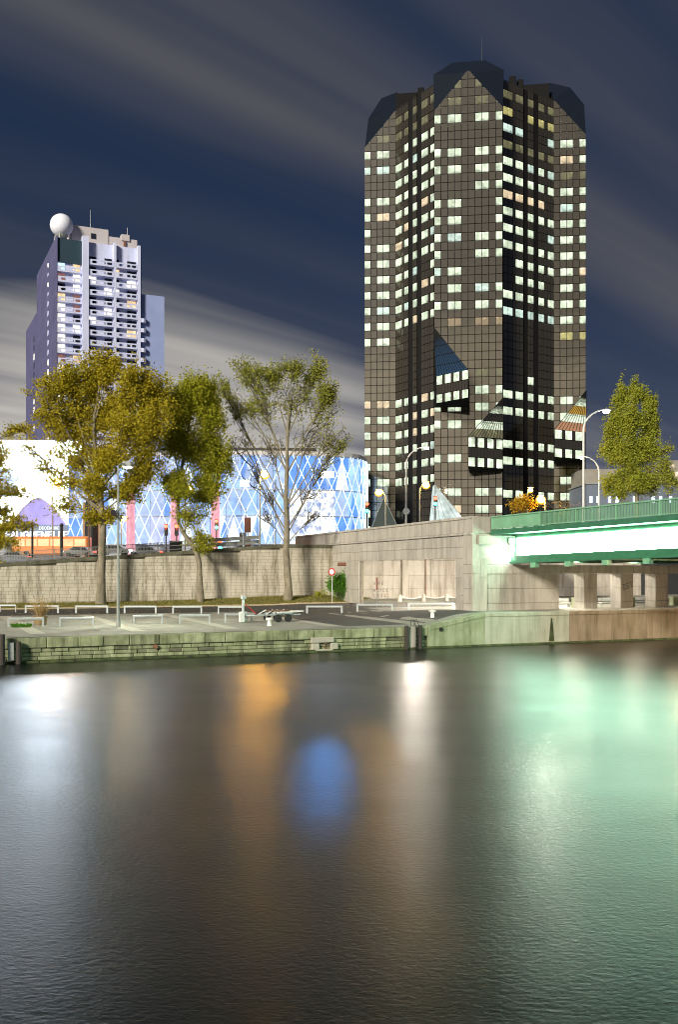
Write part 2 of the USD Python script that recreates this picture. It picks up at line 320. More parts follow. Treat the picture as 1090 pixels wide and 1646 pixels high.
# water: turbid river, fine ripples
wn = {'g': ('geometry', {}), 'mp': ('mapping', {'scale': (1.0, 1.7, 1.0), 'rotation': (0, 0, .2)}), 'n1': ('noise_texture', {'scale': 5.5, 'detail': 4.0, 'roughness': .65, 'distortion': .5}),
      'n2': ('noise_texture', {'scale': .9, 'detail': 2.0}), 'm': ('mix_float', {'fac': .3}), 'b': ('bump', {'strength': .42, 'distance': .05}),
      'mw': ('mapping', {'scale': (.05, .16, 1.0), 'rotation': (0, 0, .3)}), 'nw': ('noise_texture', {'scale': 1.0, 'detail': 3.0}), 'rw': ('map_range', {'from_min': .3, 'from_max': .7, 'to_min': .262, 'to_max': .285}),
      'bw': ('map_range', {'from_min': .3, 'from_max': .7, 'to_min': .28, 'to_max': .5}),
      'p': ('principled_bsdf', {'base_color': (.002, .006, .004), 'ior': 1.32})}
water_mat = look('river_water', wn, [('g.position', 'mp.vector'), ('mp.vector', 'n1.vector'), ('g.position', 'n2.vector'), ('n1.fac', 'm.a'), ('n2.fac', 'm.b'), ('m.result', 'b.height'), ('b.normal', 'p.normal'),
                 ('g.position', 'mw.vector'), ('mw.vector', 'nw.vector'), ('nw.fac', 'rw.value'), ('nw.fac', 'bw.value'), ('rw.result', 'p.roughness'), ('bw.result', 'b.strength')], 'p.BSDF')
mb = MB(); mb.add([st(-BIG, -260), st(BIG, -260), st(BIG, 2), st(-BIG, 2)], [[0, 1, 2, 3]])
solo('water', mb, water_mat, kind='structure')

sm = lambda a, b, x: (lambda q: q * q * (3 - 2 * q))(min(1, max(0, (x - a) / (b - a))))
def zq(s, t):                                     # height of the lower quay
    z = 1.75 + .4 * min(1, t / 40) + .35 * sm(40.3, 46, t) + .45 * sm(41, 46, t) * sm(-12, 8, s) * (1 - sm(14, 20, s))
    r = sm(1.7, 7.5, s) * (1 - .75 * sm(8, 22, t))
    return z * (1 - r) + max(z, 2.68) * r
S_RAMP0, S_RAMP1 = 1.6, 7.0
mb = MB(); mb.grid(lambda s, t: st(s, t, zq(s, t)), np.concatenate([np.linspace(-140, -40, 6), np.linspace(-36, 60, 65), np.linspace(70, 140, 5)]), np.concatenate([[.5, 1.5, 4, 8, 12, 16, 20, 24, 28, 32, 36, 40, 40.3], np.linspace(41, 47.4, 9)]))
solo('quay_pavement', mb, M['paving'], kind='structure')
def sheet(s0, s1, t0, t1, dz, ns=24, nt=10):
    m = MB(); m.grid(lambda s, t: st(s, t, zq(s, t) + dz), np.linspace(s0, s1, ns), np.linspace(t0, t1, nt)); return m
solo('lower_road', sheet(-140, 140, 27.5, 39.6, .006, 150, 14), M['asphalt'], kind='structure')
s536 = to_st(G(538, 1006, 1.78))[0]
solo('parking_asphalt', sheet(s536 + .6, 9.0, 3.0, 27.4, .006, 24, 16), M['asphalt'], kind='structure')
for px, py in ((195, 1007), (538, 1006), (352, 1006), (40, 1009)):
    s0 = to_st(G(px, py, 1.8))[0]
    solo('pavement_strip', sheet(s0 - .55, s0 + .55, 3.2, 27.2, .010, 3, 16), M['pale_strip'], kind='structure')
mb = MB()
for a in np.arange(-60, 14, 2.0):
    z = zq(a + 1, 39.8); mb.box(st(a + .98, 39.95, z + .02), (1.94, .3, .24), U2, N2, .03)
solo('kerb', mb, M['kerb'], kind='structure')
# street level behind the retaining wall, out to the horizon
def ztop(s): return 7.1 + min(2.43, max(-1.6, (s + 26.9) * .0727))
mb = MB()
ss = [-2500, -300, -120, -60, -49, -26.9, -10, 6.5, 14, 20, 60, 140, 300, 2500]
mb.grid(lambda s, t: st(s, t, (ztop(s) - .25) * (1 - sm(47, 75, t)) + 8.2 * sm(47, 75, t)), ss, [47.3, 52, 58, 66, 75, 120, 300, 1000, 3500])
solo('street', mb, M['street'], kind='structure')

# ------------------------------------------------------------------ quay wall, old stone part
qw = thing('quay_wall', 'old stone quay wall with mossy courses rising from the water', 'wall', st(-20, 0, 0))
def along(mb, s0, s1, t, z0, z1, depth, bev=.03): mb.box(st((s0 + s1) / 2, t + depth / 2, (z0 + z1) / 2), (s1 - s0 - .035, depth, z1 - z0 - .03), U2, N2, bev)
mb = MB(); mb.box(st(-69.3, .8, .05), (140.6, 1.1, 3.0), U2, N2); part(qw, 'wall_core', mb, M['limestone_dark'])
LADDER = to_st(G(664, 1008, 1.75))[0]
s = -60.0
while s < S_RAMP0 - .1:
    L = rng.uniform(1.3, 2.7); e = min(s + L, S_RAMP0)
    if e - s > .3:
        mb = MB(); along(mb, s, e, .02 + rng.uniform(-.03, .03), 1.0, 1.75 + rng.uniform(-.015, .015), 1.4, .04); part(qw, 'coping_stone', mb, M['limestone'])
    s = e
for r, (z0, z1) in enumerate(((.70, 1.0), (.42, .70), (.15, .42))):
    s = -38.0 - .3 * r
    while s < S_RAMP0 - .1:
        L = rng.uniform(.6, 1.5) if r < 2 else rng.uniform(1.0, 2.2); e = min(s + L, S_RAMP0)
        if e - s > .2:
            mb = MB(); along(mb, s, e, .14 + rng.uniform(-.05, .05), z0, z1, .7, .03); part(qw, 'stone', mb, M['limestone'] if rng.random() > .12 else M['limestone_dark'])
        s = e
mb = MB()
for a in np.arange(-60, S_RAMP0 - .5, 2.4): mb.box(st(a + 1.2, .12, -.62), (2.38, .52, 1.54), U2, N2, .05)
part(qw, 'waterline_plinth', mb, M['algae'])
# mooring ring recess with pale new stones round it
sn = to_st(G(552, 1028, 1.2))[0]
for ds, dz, w, h in ((-.35, .95, 1.9, .42), (-.95, .45, .6, .5), (.65, .45, .6, .5), (-.2, .17, 1.5, .14)):
    mb = MB(); mb.box(st(sn + ds + .2, .02, dz), (w, .3, h), U2, N2, .04); part(qw, 'repair_stone', mb, M['pale_strip'])
mb = MB(); a = np.linspace(0, 2 * np.pi, 14); mb.tube([st(sn + .1 + .2 * math.cos(q), -.05, .5 + .2 * math.sin(q)) for q in a], .035, 6); part(qw, 'mooring_ring', mb, M['rust'])
# drain hole
mb = MB(); sh = to_st(G(250, 1038, .9))[0]; mb.tube([st(sh, -.05, .85), st(sh, .4, .85)], .16, 12); part(qw, 'drain_pipe', mb, M['rust'])
# ladder with timber fenders
lad = thing('quay_ladder', 'iron ladder between two dark timber fenders in the quay wall', 'ladder', st(LADDER, 0, 0))
for d in (-.62, .62):
    mb = MB(); mb.box(st(LADDER + d, -.16, .45), (.26, .3, 2.9), U2, N2, .04); part(lad, 'fender', mb, M['timber'])
mb = MB(); mb.box(st(LADDER - .15, -.02, .65), (.95, .12, 2.3), U2, N2, .02); part(lad, 'backing_slab', mb, M['concrete'])
for d in (.16, .46):
    mb = MB(); mb.tube([st(LADDER + d, -.2, -.6), st(LADDER + d, -.2, 1.9), st(LADDER + d, .15, 2.35), st(LADDER + d, .5, 2.3), st(LADDER + d, .6, 1.75)], .03, 6); part(lad, 'rail', mb, M['dark_metal'])
for z in np.arange(-.2, 1.9, .3):
    mb = MB(); mb.tube([st(LADDER + .16, -.2, z), st(LADDER + .46, -.2, z)], .02, 6); part(lad, 'rung', mb, M['dark_metal'])
# fender piles at the left edge
s0 = to_st(G(4, 1066, 0))[0]
fp = thing('fender_pile', 'dark timber fender pile with pale board at the left end of the quay', 'pile', st(s0, -.4, 0))
mb = MB(); mb.tube([st(s0 - .15, -.55, -1.5), st(s0 - .15, -.5, 2.05)], [.24, .2], 10); part(fp, 'pile', mb, M['timber'])
mb = MB(); mb.tube([st(s0 + .95, -.35, -1.5), st(s0 + .95, -.3, 1.5)], [.2, .17], 10); part(fp, 'pile', mb, M['timber'])
mb = MB(); mb.box(st(s0 + .45, -.3, .85), (.4, .1, 1.2), U2 + .05 * N2, N2, .02); part(fp, 'board', mb, M['galvanised'])

# ------------------------------------------------------------------ quay wall, concrete part by the bridge
qc = thing('quay_wall', 'smooth concrete quay wall stepping up towards the bridge, green with algae', 'wall', st(12, 0, 0))
def ztopc(s): return 1.75 + sm(0, 1, (s - S_RAMP0) / (S_RAMP1 - S_RAMP0)) * 1.0 if s < S_RAMP1 else 2.75
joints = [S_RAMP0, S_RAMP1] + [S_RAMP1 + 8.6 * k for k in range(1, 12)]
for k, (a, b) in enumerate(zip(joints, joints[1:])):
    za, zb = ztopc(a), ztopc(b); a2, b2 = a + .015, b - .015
    mb = MB(); mb.hull([st(q, t, z) for q, zz in ((a2, za - .3), (b2, zb - .3)) for t in (0, 1.1) for z in (.16, zz)]); part(qc, 'wall_panel', mb, M[('concrete_green', 'concrete_lit')[k] if k < 2 else 'concrete_shaded'])
    mb = MB(); mb.hull([st(q, t, z) for q, zz in ((a2, za), (b2, zb)) for t in (-.06, 1.3) for z in (zz - .29, zz)]); part(qc, 'cap_stone', mb, M[('concrete_green', 'concrete_lit')[k] if k < 2 else 'concrete_shaded'])
mb = MB(); mb.box(st(50, .3, -.65), (96.8, .9, 1.6), U2, N2, .05); part(qc, 'waterline_plinth', mb, M['algae'])
sl = to_st(G(879, 1030, .2))[0]
mb = MB(); mb.hull([st(sl + d, t, z) for t in (-.03, .02) for d, z in ((-.28, .22), (.28, .22), (.06, 2.2), (-.06, 2.2))]); part(qc, 'tapered_slot', mb, M['algae'])
mb = MB(); mb.tube([st(S_RAMP0 + 1.2, -.1, 1.5), st(S_RAMP0 + 1.2, .5, 1.5)], .17, 12); part(qc, 'drain_pipe', mb, M['dark_metal'])

# ------------------------------------------------------------------ retaining wall of the upper street
TW = 46.6
rw = thing('retaining_wall', 'tall pale ashlar retaining wall behind the trees, stained and patched', 'wall', st(-10, TW, 2.2))
mb = MB(); mb.hull([st(q, t, z) for q in (-140, -49) for t in (TW + .12, TW + .7) for z in (1.5, 5.2)])
mb.hull([st(q, t, z) for q, zz in ((-49, 5.3), (6.5, 9.3)) for t in (TW + .12, TW + .7) for z in (1.5, zz)]); mb.hull([st(q, t, z) for q in (6.5, 13.9) for t in (TW + .12, TW + .7) for z in (1.5, 9.3)])
part(rw, 'wall_core', mb, M['ashlar_joint'])
mb = MB(); z = 1.9; r = 0
while z < 9.1:
    s = -48 - (.4 if r % 2 else 0)
    while s < 13.75:
        L = rng.uniform(.75, 1.35); e = min(s + L, 13.78); zt = ztop(min(s, e)) - .42
        if z + .42 < zt + .2: mb.box(st((s + e) / 2, TW + .06 + rng.uniform(-.012, .02), z + .2), (e - s - .03, .3, .385), U2, N2)
        s = e
    z += .41; r += 1
part(rw, 'ashlar_blocks', mb, M['ashlar'], kind='stuff')
for a in np.arange(-48, 13.5, 3.0):
    b = min(a + 3.0, 13.7); za, zb = ztop(a), ztop(b)
    mb = MB(); mb.hull([st(q, t, z) for q, zz in ((a + .02, za), (b - .02, zb)) for t in (TW - .14, TW + .75) for z in (zz - .42, zz)]); part(rw, 'coping_stone', mb, M['coping'])

# ------------------------------------------------------------------ bridge approach with the underpass portal
WD = np.array([-.3134, .9496]); WN = np.array([-.9496, -.3134])       # along the approach wall, and out of it (upstream)
C0 = np.array([11.98, 89.4])
def ap(k, d=0.0, z=0.0):
    q = C0 + k * WD + d * WN; return np.array([q[0], q[1], z])
K0, K1, KW = 3.5, 30.7, 40.8
app = thing('bridge_approach', 'long concrete wall of the bridge approach with the lit underpass opening', 'bridge', ap(0, 0, 2.6))
def slab(mb, k0, k1, d0, d1, z0, z1, g=.015): mb.hull([ap(k, d, z) for k in (k0 + g, k1 - g) for d in (d0, d1) for z in (z0 + g, z1 - g)])
mb = MB(); slab(mb, .12, KW, -.62, -.12, 7.4, 9.5); slab(mb, K1, KW, -.62, -.12, 1.5, 7.4); part(app, 'wall_core', mb, M['ashlar_joint'])
for z0, z1 in ((2.3, 4.0), (4.0, 5.7), (5.7, 7.4)):
    mb = MB(); slab(mb, 0, K0, -1.5, 0, z0, z1); part(app, 'pier_block', mb, M['concrete'])
    for a in np.arange(K1, KW, 3.4):
        b = min(a + 3.4, KW)
        if b - a > .3: mb = MB(); slab(mb, a, b, -.3, 0, z0, z1); part(app, 'concrete_panel', mb, M['concrete'])
for i, (z0, z1) in enumerate(((7.4, 8.45), (8.45, 9.5))):
    a = 0.0 - 1.2 * i
    while a < KW:
        b = min(a + 3.4, KW); mb = MB(); slab(mb, max(a, 0), b, -.4, 0, z0, z1); part(app, 'concrete_panel', mb, M['concrete']); a = b
for a in np.arange(0, 58, 3.4):
    b = min(a + 3.4, 58.4)
    mb = MB(); slab(mb, a, b, -.45, .16, 9.5, 9.72); part(app, 'string_course', mb, M['concrete'])
    mb = MB(); slab(mb, a, b, -.4, .03, 9.72, 10.95); part(app, 'parapet_panel', mb, M['concrete'])
    mb = MB(); slab(mb, a, b, -.5, .12, 10.95, 11.2); part(app, 'parapet_cap', mb, M['concrete'])
mb = MB(); slab(mb, -.2, 39.8, -30, -.6, 8.6, 9.45); part(app, 'deck_slab', mb, M['concrete'])
for k in np.arange(4.2, 39, 2.9):
    mb = MB(); slab(mb, k, k + .6, -29.5, -.62, 8.1, 8.6); part(app, 'deck_beam', mb, M['concrete'])
mb = MB(); slab(mb, 8, 120, -30, -.45, 9.45, 9.6); part(app, 'roadway', mb, M['street'])
# back wall of the underpass
uw = thing('underpass_wall', 'cream concrete back wall inside the underpass, streaked with damp', 'wall', st(25, TW, 2.5))
for a in np.arange(13.9, 62, 3.6):
    for z0, z1 in ((2.0, 3.8), (3.8, 5.6), (5.6, 7.6), (7.6, 9.4)):
        mb = MB(); mb.box(st(a + 1.8, TW + .25, (z0 + z1) / 2), (3.57, .3, z1 - z0 - .025), U2, N2, .02); part(uw, 'concrete_panel', mb, M['concrete_cream'])
sp = to_st(col_t(650, TW))[0]
mb = MB(); mb.box(st(sp, TW - .1, 5.5), (.9, .45, 7.8), U2, N2, .03); part(uw, 'pilaster', mb, M['concrete_cream'])
mb = MB(); sp2 = to_st(col_t(684, TW))[0]; mb.tube([st(sp2, TW - .02, 2.2), st(sp2, TW - .02, 8.5)], .07, 8); part(uw, 'drain_pipe', mb, M['rust'])
g0 = to_st(col_t(600, TW))[0]
def letters(text, o, x, y, h, depth=.01):
    m = meshkit.text_mesh(text, h, depth); v = np.array(m.vertices); o, x, y = (np.asarray(a, float) for a in (o, x, y)); w = np.cross(x, y)
    b = MB(); b.add(o + v[:, :1] * x + v[:, 1:2] * y + v[:, 2:] * w, m.faces); return b
U3 = np.array([*U2, 0.]); Z3 = np.array([0, 0, 1.])
for txt, dz in (('V  R E', 4.35), ('A CTC L', 3.45), ('1 3 3 2', 2.75)):
    part(uw, 'graffiti', letters(txt, st(g0, TW + .09, dz), U3, Z3, .42), M['graffiti'])

# ------------------------------------------------------------------ the bridge
BD = np.array([.511, -.86]); BD /= np.linalg.norm(BD); BP = np.array([-BD[1] * -1, 0]);
BP = np.array([BD[1], -BD[0]])                                          # upstream, towards the left of the picture
G0 = np.array([15.8, 91.1]); SL = .0195
def br(k, d=0.0, z=0.0):                                                # k out over the river, d upstream of the girder; z follows the camber
    q = G0 + k * BD + d * BP; return np.array([q[0], q[1], z + SL * max(k, -3)])
bd = thing('road_bridge', 'green steel road bridge with a glowing white band along its girder', 'bridge', st(16, 6, 2.6))
def bar(mb, k0, k1, d0, d1, z0, z1): mb.hull([br(k, d, z) for k in (k0, k1) for d in (d0, d1) for z in (z0, z1)])
KE = 74.0
TP = 6.0
# colonnade under the bridge
sc = 9.54
op = [(to_st(col_t(a, TP))[0], to_st(col_t(b, TP))[0]) for a, b in ((899, 939), (960, 998), (1018, 1054))]
step = op[2][0] - op[1][0]
for k in range(1, 7): op.append((op[2][0] + k * step, op[2][1] + k * step))
edges = [sc] + [v for o in op for v in o] + [op[-1][1] + 3]
for i in range(0, len(edges), 2):
    a, b = edges[i], edges[i + 1]
    zs = (1.9, 3.3, 4.65, 5.98)
    cols = [(a, a + 3.0), (a + 3.0, a + 5.6), (a + 5.6, b)] if i == 0 else [(a, b)]
    for a1, b1 in cols:
        for z0, z1 in zip(zs, zs[1:]):
            mb = MB(); mb.box(st((a1 + b1) / 2, TP + .77, (z0 + z1) / 2), (b1 - a1 - (.02 if i == 0 else 0), 1.54, z1 - z0 - .02), U2, N2, .02); part(bd, 'column_block', mb, M['concrete'])
for a in np.arange(sc, edges[-1], 4.4):
    b = min(a + 4.4, edges[-1]); mb = MB(); mb.box(st((a + b) / 2, TP + .75, 6.39), (b - a - .02, 1.62, .80), U2, N2, .02); part(bd, 'cap_beam', mb, M['concrete'])
mb = MB(); mb.box(st(sc + 2.55, TP + .8, 8.3), (5.1, 1.5, 2.98), U2, N2, .03); part(bd, 'abutment', mb, M['concrete'])
mb = MB(); mb.box(st(sc + .95, TP + .5, 10.4), (1.9, 1.1, 1.5), U2, N2, .03); part(bd, 'parapet_block', mb, M['concrete'])
mb = MB(); mb.box(st(sc + 4.0, TP - .35, 9.0), (1.2, .6, .5), U2, N2, .03); part(bd, 'bearing_block', mb, M['concrete'])
mb = MB(); bar(mb, .1, KE, -.5, .35, 6.93, 7.12); bar(mb, .1, KE, -.12, .14, 7.12, 7.62); part(bd, 'lower_flange', mb, M['bridge_dark_green'])
mb = MB(); bar(mb, .1, KE, -.15, 0, 7.12, 9.55); part(bd, 'girder_web', mb, M['bridge_green'])
M['light_band'] = glow('light_band', (.56, 1.0, .72), 27.0)
mb = MB(); bar(mb, .75, KE, .01, .06, 7.63, 9.22); part(bd, 'light_band', mb, M['light_band'], label='glowing white light band along the girder')
mb = MB(); bar(mb, .1, .7, .01, .07, 7.3, 9.3); part(bd, 'end_plate', mb, M['bridge_green'])
for k in np.arange(3.4, KE, 4.3):
    mb = MB(); mb.hull([br(k + a, d, z) for a in (-.28, .28) for d in (.0, .55) for z in (6.5, 6.92)]); part(bd, 'cross_beam_end', mb, M['bridge_green'])
    mb = MB(); bar(mb, k - .2, k + .2, -24, -.5, 6.9, 7.5); part(bd, 'cross_beam', mb, M['bridge_dark_green'])
for d in (-8, -16, -24):
    mb = MB(); bar(mb, .1, KE, d - .15, d + .15, 7.0, 9.3); part(bd, 'inner_girder', mb, M['bridge_dark_green'])
mb = MB(); bar(mb, -2, KE, -28, 2.35, 9.56, 9.75); part(bd, 'deck', mb, M['bridge_dark_green'])
mb = MB(); bar(mb, .05, KE, 2.36, 2.5, 9.52, 9.95); part(bd, 'deck_edge', mb, M['bridge_dark_green'])
mb = MB(); bar(mb, .05, KE, 2.3, 2.52, 11.05, 11.16); part(bd, 'hand_rail', mb, M['bridge_green'])
mb = MB(); bar(mb, .05, KE, 2.36, 2.47, 10.0, 10.08); part(bd, 'lower_rail', mb, M['bridge_green'])
mb = MB(); bar(mb, .05, 6.5, 2.395, 2.435, 10.09, 11.04); part(bd, 'solid_panel', mb, M['bridge_green'])
mb = MB()
for k in np.arange(6.6, 60, .15): bar(mb, k, k + .055, 2.38, 2.44, 10.08, 11.05)
part(bd, 'balusters', mb, M['bridge_green'], kind='stuff')
for k in np.arange(6.5, KE, 4.3):
    mb = MB(); bar(mb, k - .07, k + .07, 2.33, 2.49, 9.95, 11.05); part(bd, 'railing_post', mb, M['bridge_green'])
part(bd, 'graffiti', letters('IST', st(op[1][1] + .25, TP - .012, 4.35) , U3 * .9 + Z3 * .25, Z3 * .95 - U3 * .1, .6), M['graffiti'])
# lamps under the deck
o = br(.45, .45, 8.35); fl2 = thing('floodlight', 'floodlight at the girder end shining on the bridge abutment', 'lamp', o)
B3, BP3 = np.array([*BD, 0.]), np.array([*BP, 0.])
mb = MB(); mb.box(o, (.3, .6, 1.3), B3, BP3, .04); part(fl2, 'housing', mb, M['grey_paint'])
mb = MB(); mb.box(o - B3 * .18, (.06, .5, 1.15), B3, BP3); part(fl2, 'lens', mb, glow('flood_lens', (.92, 1.0, .92), 330.0))
M['tunnel_lamp'] = glow('tunnel_lamp', (1.0, .90, .76), 1150.0)
def ulamp(s_, t_, label, z=7.86):
    o = st(s_, t_, z)
    u = thing('ceiling_lamp', label, 'lamp', o, 'lamps under the bridge deck')
    mb = MB(); mb.box(o + [0, 0, .06], (1.7, .34, .1), U2, N2, .02); part(u, 'housing', mb, M['galvanised'])
    mb = MB(); mb.box(o + [0, 0, -.06], (1.6, .28, .12), U2, N2, .03); part(u, 'diffuser', mb, M['tunnel_lamp'])
for q, (s_, t_, lb) in enumerate(((19, 34, 'long warm ceiling lamp inside the underpass, nearest the upstream portal'), (27, 34, 'long warm ceiling lamp inside the underpass, second from the upstream portal'), (36, 34, 'long warm ceiling lamp inside the underpass behind the third colonnade opening'), (24, 22, 'long warm ceiling lamp just behind the colonnade, beside the abutment'), (34, 22, 'long warm ceiling lamp just behind the colonnade, towards the right'), (17.5, 13, 'long warm ceiling lamp close behind the first colonnade opening'), (22.5, 13, 'long warm ceiling lamp close behind the third colonnade opening'))): ulamp(s_, t_, lb)
M['pillar_lamp'] = glow('pillar_lamp', (1.0, .82, .60), 260.0); M['bridge_lamp'] = glow('bridge_lamp', (1.0, .62, .34), 480.0)
for k_, d_, lb in ((16.0, -4.5, 'orange lamp under the bridge deck nearest the abutment'), (16.0, -12.0, 'orange lamp under the middle of the bridge deck'), (18.0, -20.0, 'orange lamp under the far side of the bridge deck'), (3.6, -4.5, 'orange lamp close before the colonnade pillars, left'), (3.6, -12.0, 'orange lamp close before the colonnade pillars, right')):
    o = br(k_, d_, 7.0 if k_ > 10 else 7.3); u = thing('deck_lamp', lb, 'lamp', o, 'orange lamps over the water under the bridge')
    mb = MB(); mb.box(o + [0, 0, .5], (.5, .5, 1.0), bevel=.05); part(u, 'housing', mb, M['galvanised'])
    mb = MB(); mb.box(o + [0, 0, -.08], (.6, .6, .15), bevel=.04); part(u, 'lens', mb, M['bridge_lamp' if k_ > 10 else 'pillar_lamp'])
for px, w in ((927, .95), (981, 0), (1012, 1.1), (1046, .9), (1084, .9)):
    if not w: continue
    q = to_st(col_t(px, 8.6)); mb = MB(); mb.box(st(q[0], 8.6, 3.15), (w, .7, .95), U2 + .1 * N2, N2, .06)
    solo('concrete_block', mb, M['concrete_green'], {927: 'squat concrete block in the first opening of the bridge colonnade', 1012: 'pale tilted concrete block against the pillar with graffiti', 1046: 'dark concrete block in the third opening of the colonnade', 1084: 'concrete block at the right edge of the frame in the colonnade'}[px], 'block', 'concrete blocks in the colonnade')

# ------------------------------------------------------------------ railing along the upper street
rl = thing('street_railing', 'thin dark metal railing on top of the pale retaining wall', 'railing', st(-20, TW + .3, 7.3))
for a in np.arange(-48, 5.5, 3.0):
    mb = MB(); mb.box(st(a, TW + .3, ztop(a) + .62), (.1, .1, 1.24), U2, N2); part(rl, 'post', mb, M['grey_paint'])
for dz in (.25, .7, 1.15):
    mb = MB(); mb.tube([st(a, TW + .3, ztop(a) + dz) for a in np.arange(-48, 5.6, 3.0)], .035, 6); part(rl, 'rail', mb, M['grey_paint'])
mb = MB()
for a in np.arange(-48, -8, .17): mb.box(st(a, TW + .3, ztop(a) + .7), (.03, .03, .9), U2, N2)
part(rl, 'bars', mb, M['grey_paint'], kind='stuff')
gp = thing('guard_panel', 'grey green sheet metal guard fence with posts above the wall between two trees', 'fence', st(2, TW + 1, 9))
for a in np.arange(-2.2, 6.3, 2.1):
    mb = MB(); mb.box(st(a, TW + 1.0, ztop(a) + .8), (.16, .16, 1.6), U2, N2); part(gp, 'post', mb, M['galvanised'])
    if a < 4.0:
        mb = MB(); mb.hull([st(q, t, ztop(q) + z) for q in (a + .1, a + 2.0) for t in (TW + .97, TW + 1.03) for z in (.3, .75)]); part(gp, 'panel', mb, M['grey_paint'])
        mb = MB(); mb.hull([st(q, t, ztop(q) + z) for q in (a + .1, a + 2.0) for t in (TW + .97, TW + 1.03) for z in (.85, 1.3)]); part(gp, 'panel', mb, M['grey_paint'])

# ================================================================== THE DARK TOWER
TA, TB, TO = np.array([.9895, -.1432]), np.array([.1432, .9895]), np.array([24.96, 192.0])
def tw(p, q, z): r = TO + p * TA + q * TB; return np.array([r[0], r[1], z])
tower = thing('office_tower', 'dark bronze glass office tower with faceted crown and many lit windows', 'tower', tw(0, 12, 8.2))
ZR, CUT, QE = 100.3, 92.9, 9.8
CL, CR, CQ = -6.36, 6.43, -4.7
AL, AR, EL, ER = -21.35, -14.9, 16.8, 23.1
foot = [(AL, QE + .12), (AR - .05, QE + .12), (-6.5, .17), (CL + .1, CQ + .12), (CR - .1, CQ + .12), (6.6, .17), (EL + .05, QE + .12), (ER, QE + .12), (ER, 30), (16, 38), (6, 46), (-6, 46), (-15, 38), (AL, 30)]
mb = MB(); mb.prism([tuple(tw(p, q, 0)[:2]) for p, q in foot], 8.2, CUT - .4)
inner = [(AL + 7, QE + .12), (AR - .05, QE + .12), (-6.5, .17), (-4.4, CQ + 3), (4.4, CQ + 3), (6.6, .17), (EL + .05, QE + .12), (ER - 7, QE + .12), (ER - 2, 24), (6, 44), (-6, 44), (AL + 2, 24)]
mb.prism([tuple(tw(p, q, 0)[:2]) for p, q in inner], CUT - .4, ZR - .2)
part(tower, 'core', mb, M['tower_core'])
def crown(pc, pl, pr, q, cut_l, cut_r, side):
    """bevelled glass head of a bay; the face's upper corners are cut"""
    pts = [(pl, q, CUT - 3), (pr, q, CUT - 3)]
    if side == 0:
        pts += [(0, q, ZR - .4), (pl, q, CUT - .4), (pr, q, CUT - .4), (pl - .3, q + 3.5, 101.6), (pr + .3, q + 3.5, 101.6), (-3.2, q + 8.7, 106.3), (3.2, q + 8.7, 106.3), (-3.2, 14, 106.3), (3.2, 14, 106.3), (pl, 14, 101.6), (pr, 14, 101.6), (pl, 14, 90), (pr, 14, 90)]
    elif side > 0:
        pts += [(pl, q, ZR), (pr, q, CUT - .4), (pr, q + 3.5, 100.6), (20.6, 17, 106), (16.4, 16.5, 107), (20, 30, 106), (14, 30, 107), (pr, 30, 100.6), (12, 20, 106), (pr, 30, 90), (pl, 30, 90)]
    else:
        pts += [(pr, q, ZR), (pl, q, CUT - .4), (pl + .4, q + 3.5, 100.6), (-18.6, 17, 106.4), (-15.3, 16.5, 107.2), (-18.6, 30, 106), (-12, 30, 107), (pl, 30, 100.6), (-11, 20, 106), (pl, 30, 90), (pr, 30, 90)]
    b = MB(); b.hull([tw(p, qq + .1, z) for p, qq, z in pts]); return b
for (pl, pr, q, side) in ((CL, CR, CQ, 0), (EL, ER, QE, 1), (AL, AR, QE, -1)):
    part(tower, 'crown', crown(0, pl, pr, q, 0, 0, side), M['blue_glass'])
mb = MB(); mb.hull([tw(p, q, z) for p in (-15, 16) for q in (10.5, 30) for z in (ZR - 1, 104.0)]); part(tower, 'plant_room', mb, M['tower_core'])
mb = MB(); mb.tube([tw(2.5, 10, 106), tw(2.5, 10, 114)], [.1, .03], 6); part(tower, 'mast', mb, M['dark_metal'])
for p, q in ((-11, 8), (8.5, 4), (10, 5.5), (-9.5, 6)):
    mb = MB(); mb.box(tw(p, q, ZR + 1.0), (1.3, 1.3, 2.4), TA, TB, .1); part(tower, 'roof_unit', mb, M['tower_core'])
    mb = MB(); mb.tube([tw(p, q, ZR + 2), tw(p, q, ZR + 3.4)], .05, 5); part(tower, 'aerial', mb, M['dark_metal'])
PITCH, Z0 = 3.2, 91.3
panes, glasses = [], []                            # (score, MB, look)
def face(a, b, za, cols, lookup, clip=None, zlow=8.6, glass='bronze_glass', score=0, rows=range(-4, 27), gap=.12):
    """a glazed face from point a to b (p, q): cols are (f0, f1, kind); lookup(k, i) gives a lit look or None"""
    A, B = tw(*a, 0), tw(*b, 0); L = np.linalg.norm(B - A); x = (B - A) / L; z = np.array([0, 0, 1.])
    for k in rows:
        for lower in (0, 1):
            z1 = za - PITCH * k + .8 - 1.6 * lower; z0 = z1 - 1.6
            for i, (f0, f1, kind) in enumerate(cols):
                if kind == 'S': continue
                l = lookup(k, i) if (kind == 'W' and not lower) else None
                poly = sbox(f0 * L + gap / 2, z0 + gap / 2, f1 * L - gap / 2, z1 - gap / 2).intersection(sbox(0, zlow, L, ZR))
                if clip is not None: poly = poly.intersection(clip(L))
                if poly.is_empty or poly.area < .05: continue
                b_ = MB(); b_.plate(poly, A - np.cross(x, z) * (.02 if l else 0.0), x, z, .1 if not l else .08)
                (panes if l else glasses).append((score + (z0 < 20) * 50, b_, l or glass))
rr = np.random.default_rng(11)
def pick(base, jit=.12):
    if base == 'w': 
        q = rr.random(); return 'lit_white' if q > jit else ('lit_warm' if q > jit * .55 else 'lit_cool')
    return {'d': 'lit_dim', 't': 'lit_tan', 'y': 'lit_yellow', 'o': 'lit_warm', 'c': 'lit_cool'}.get(base)
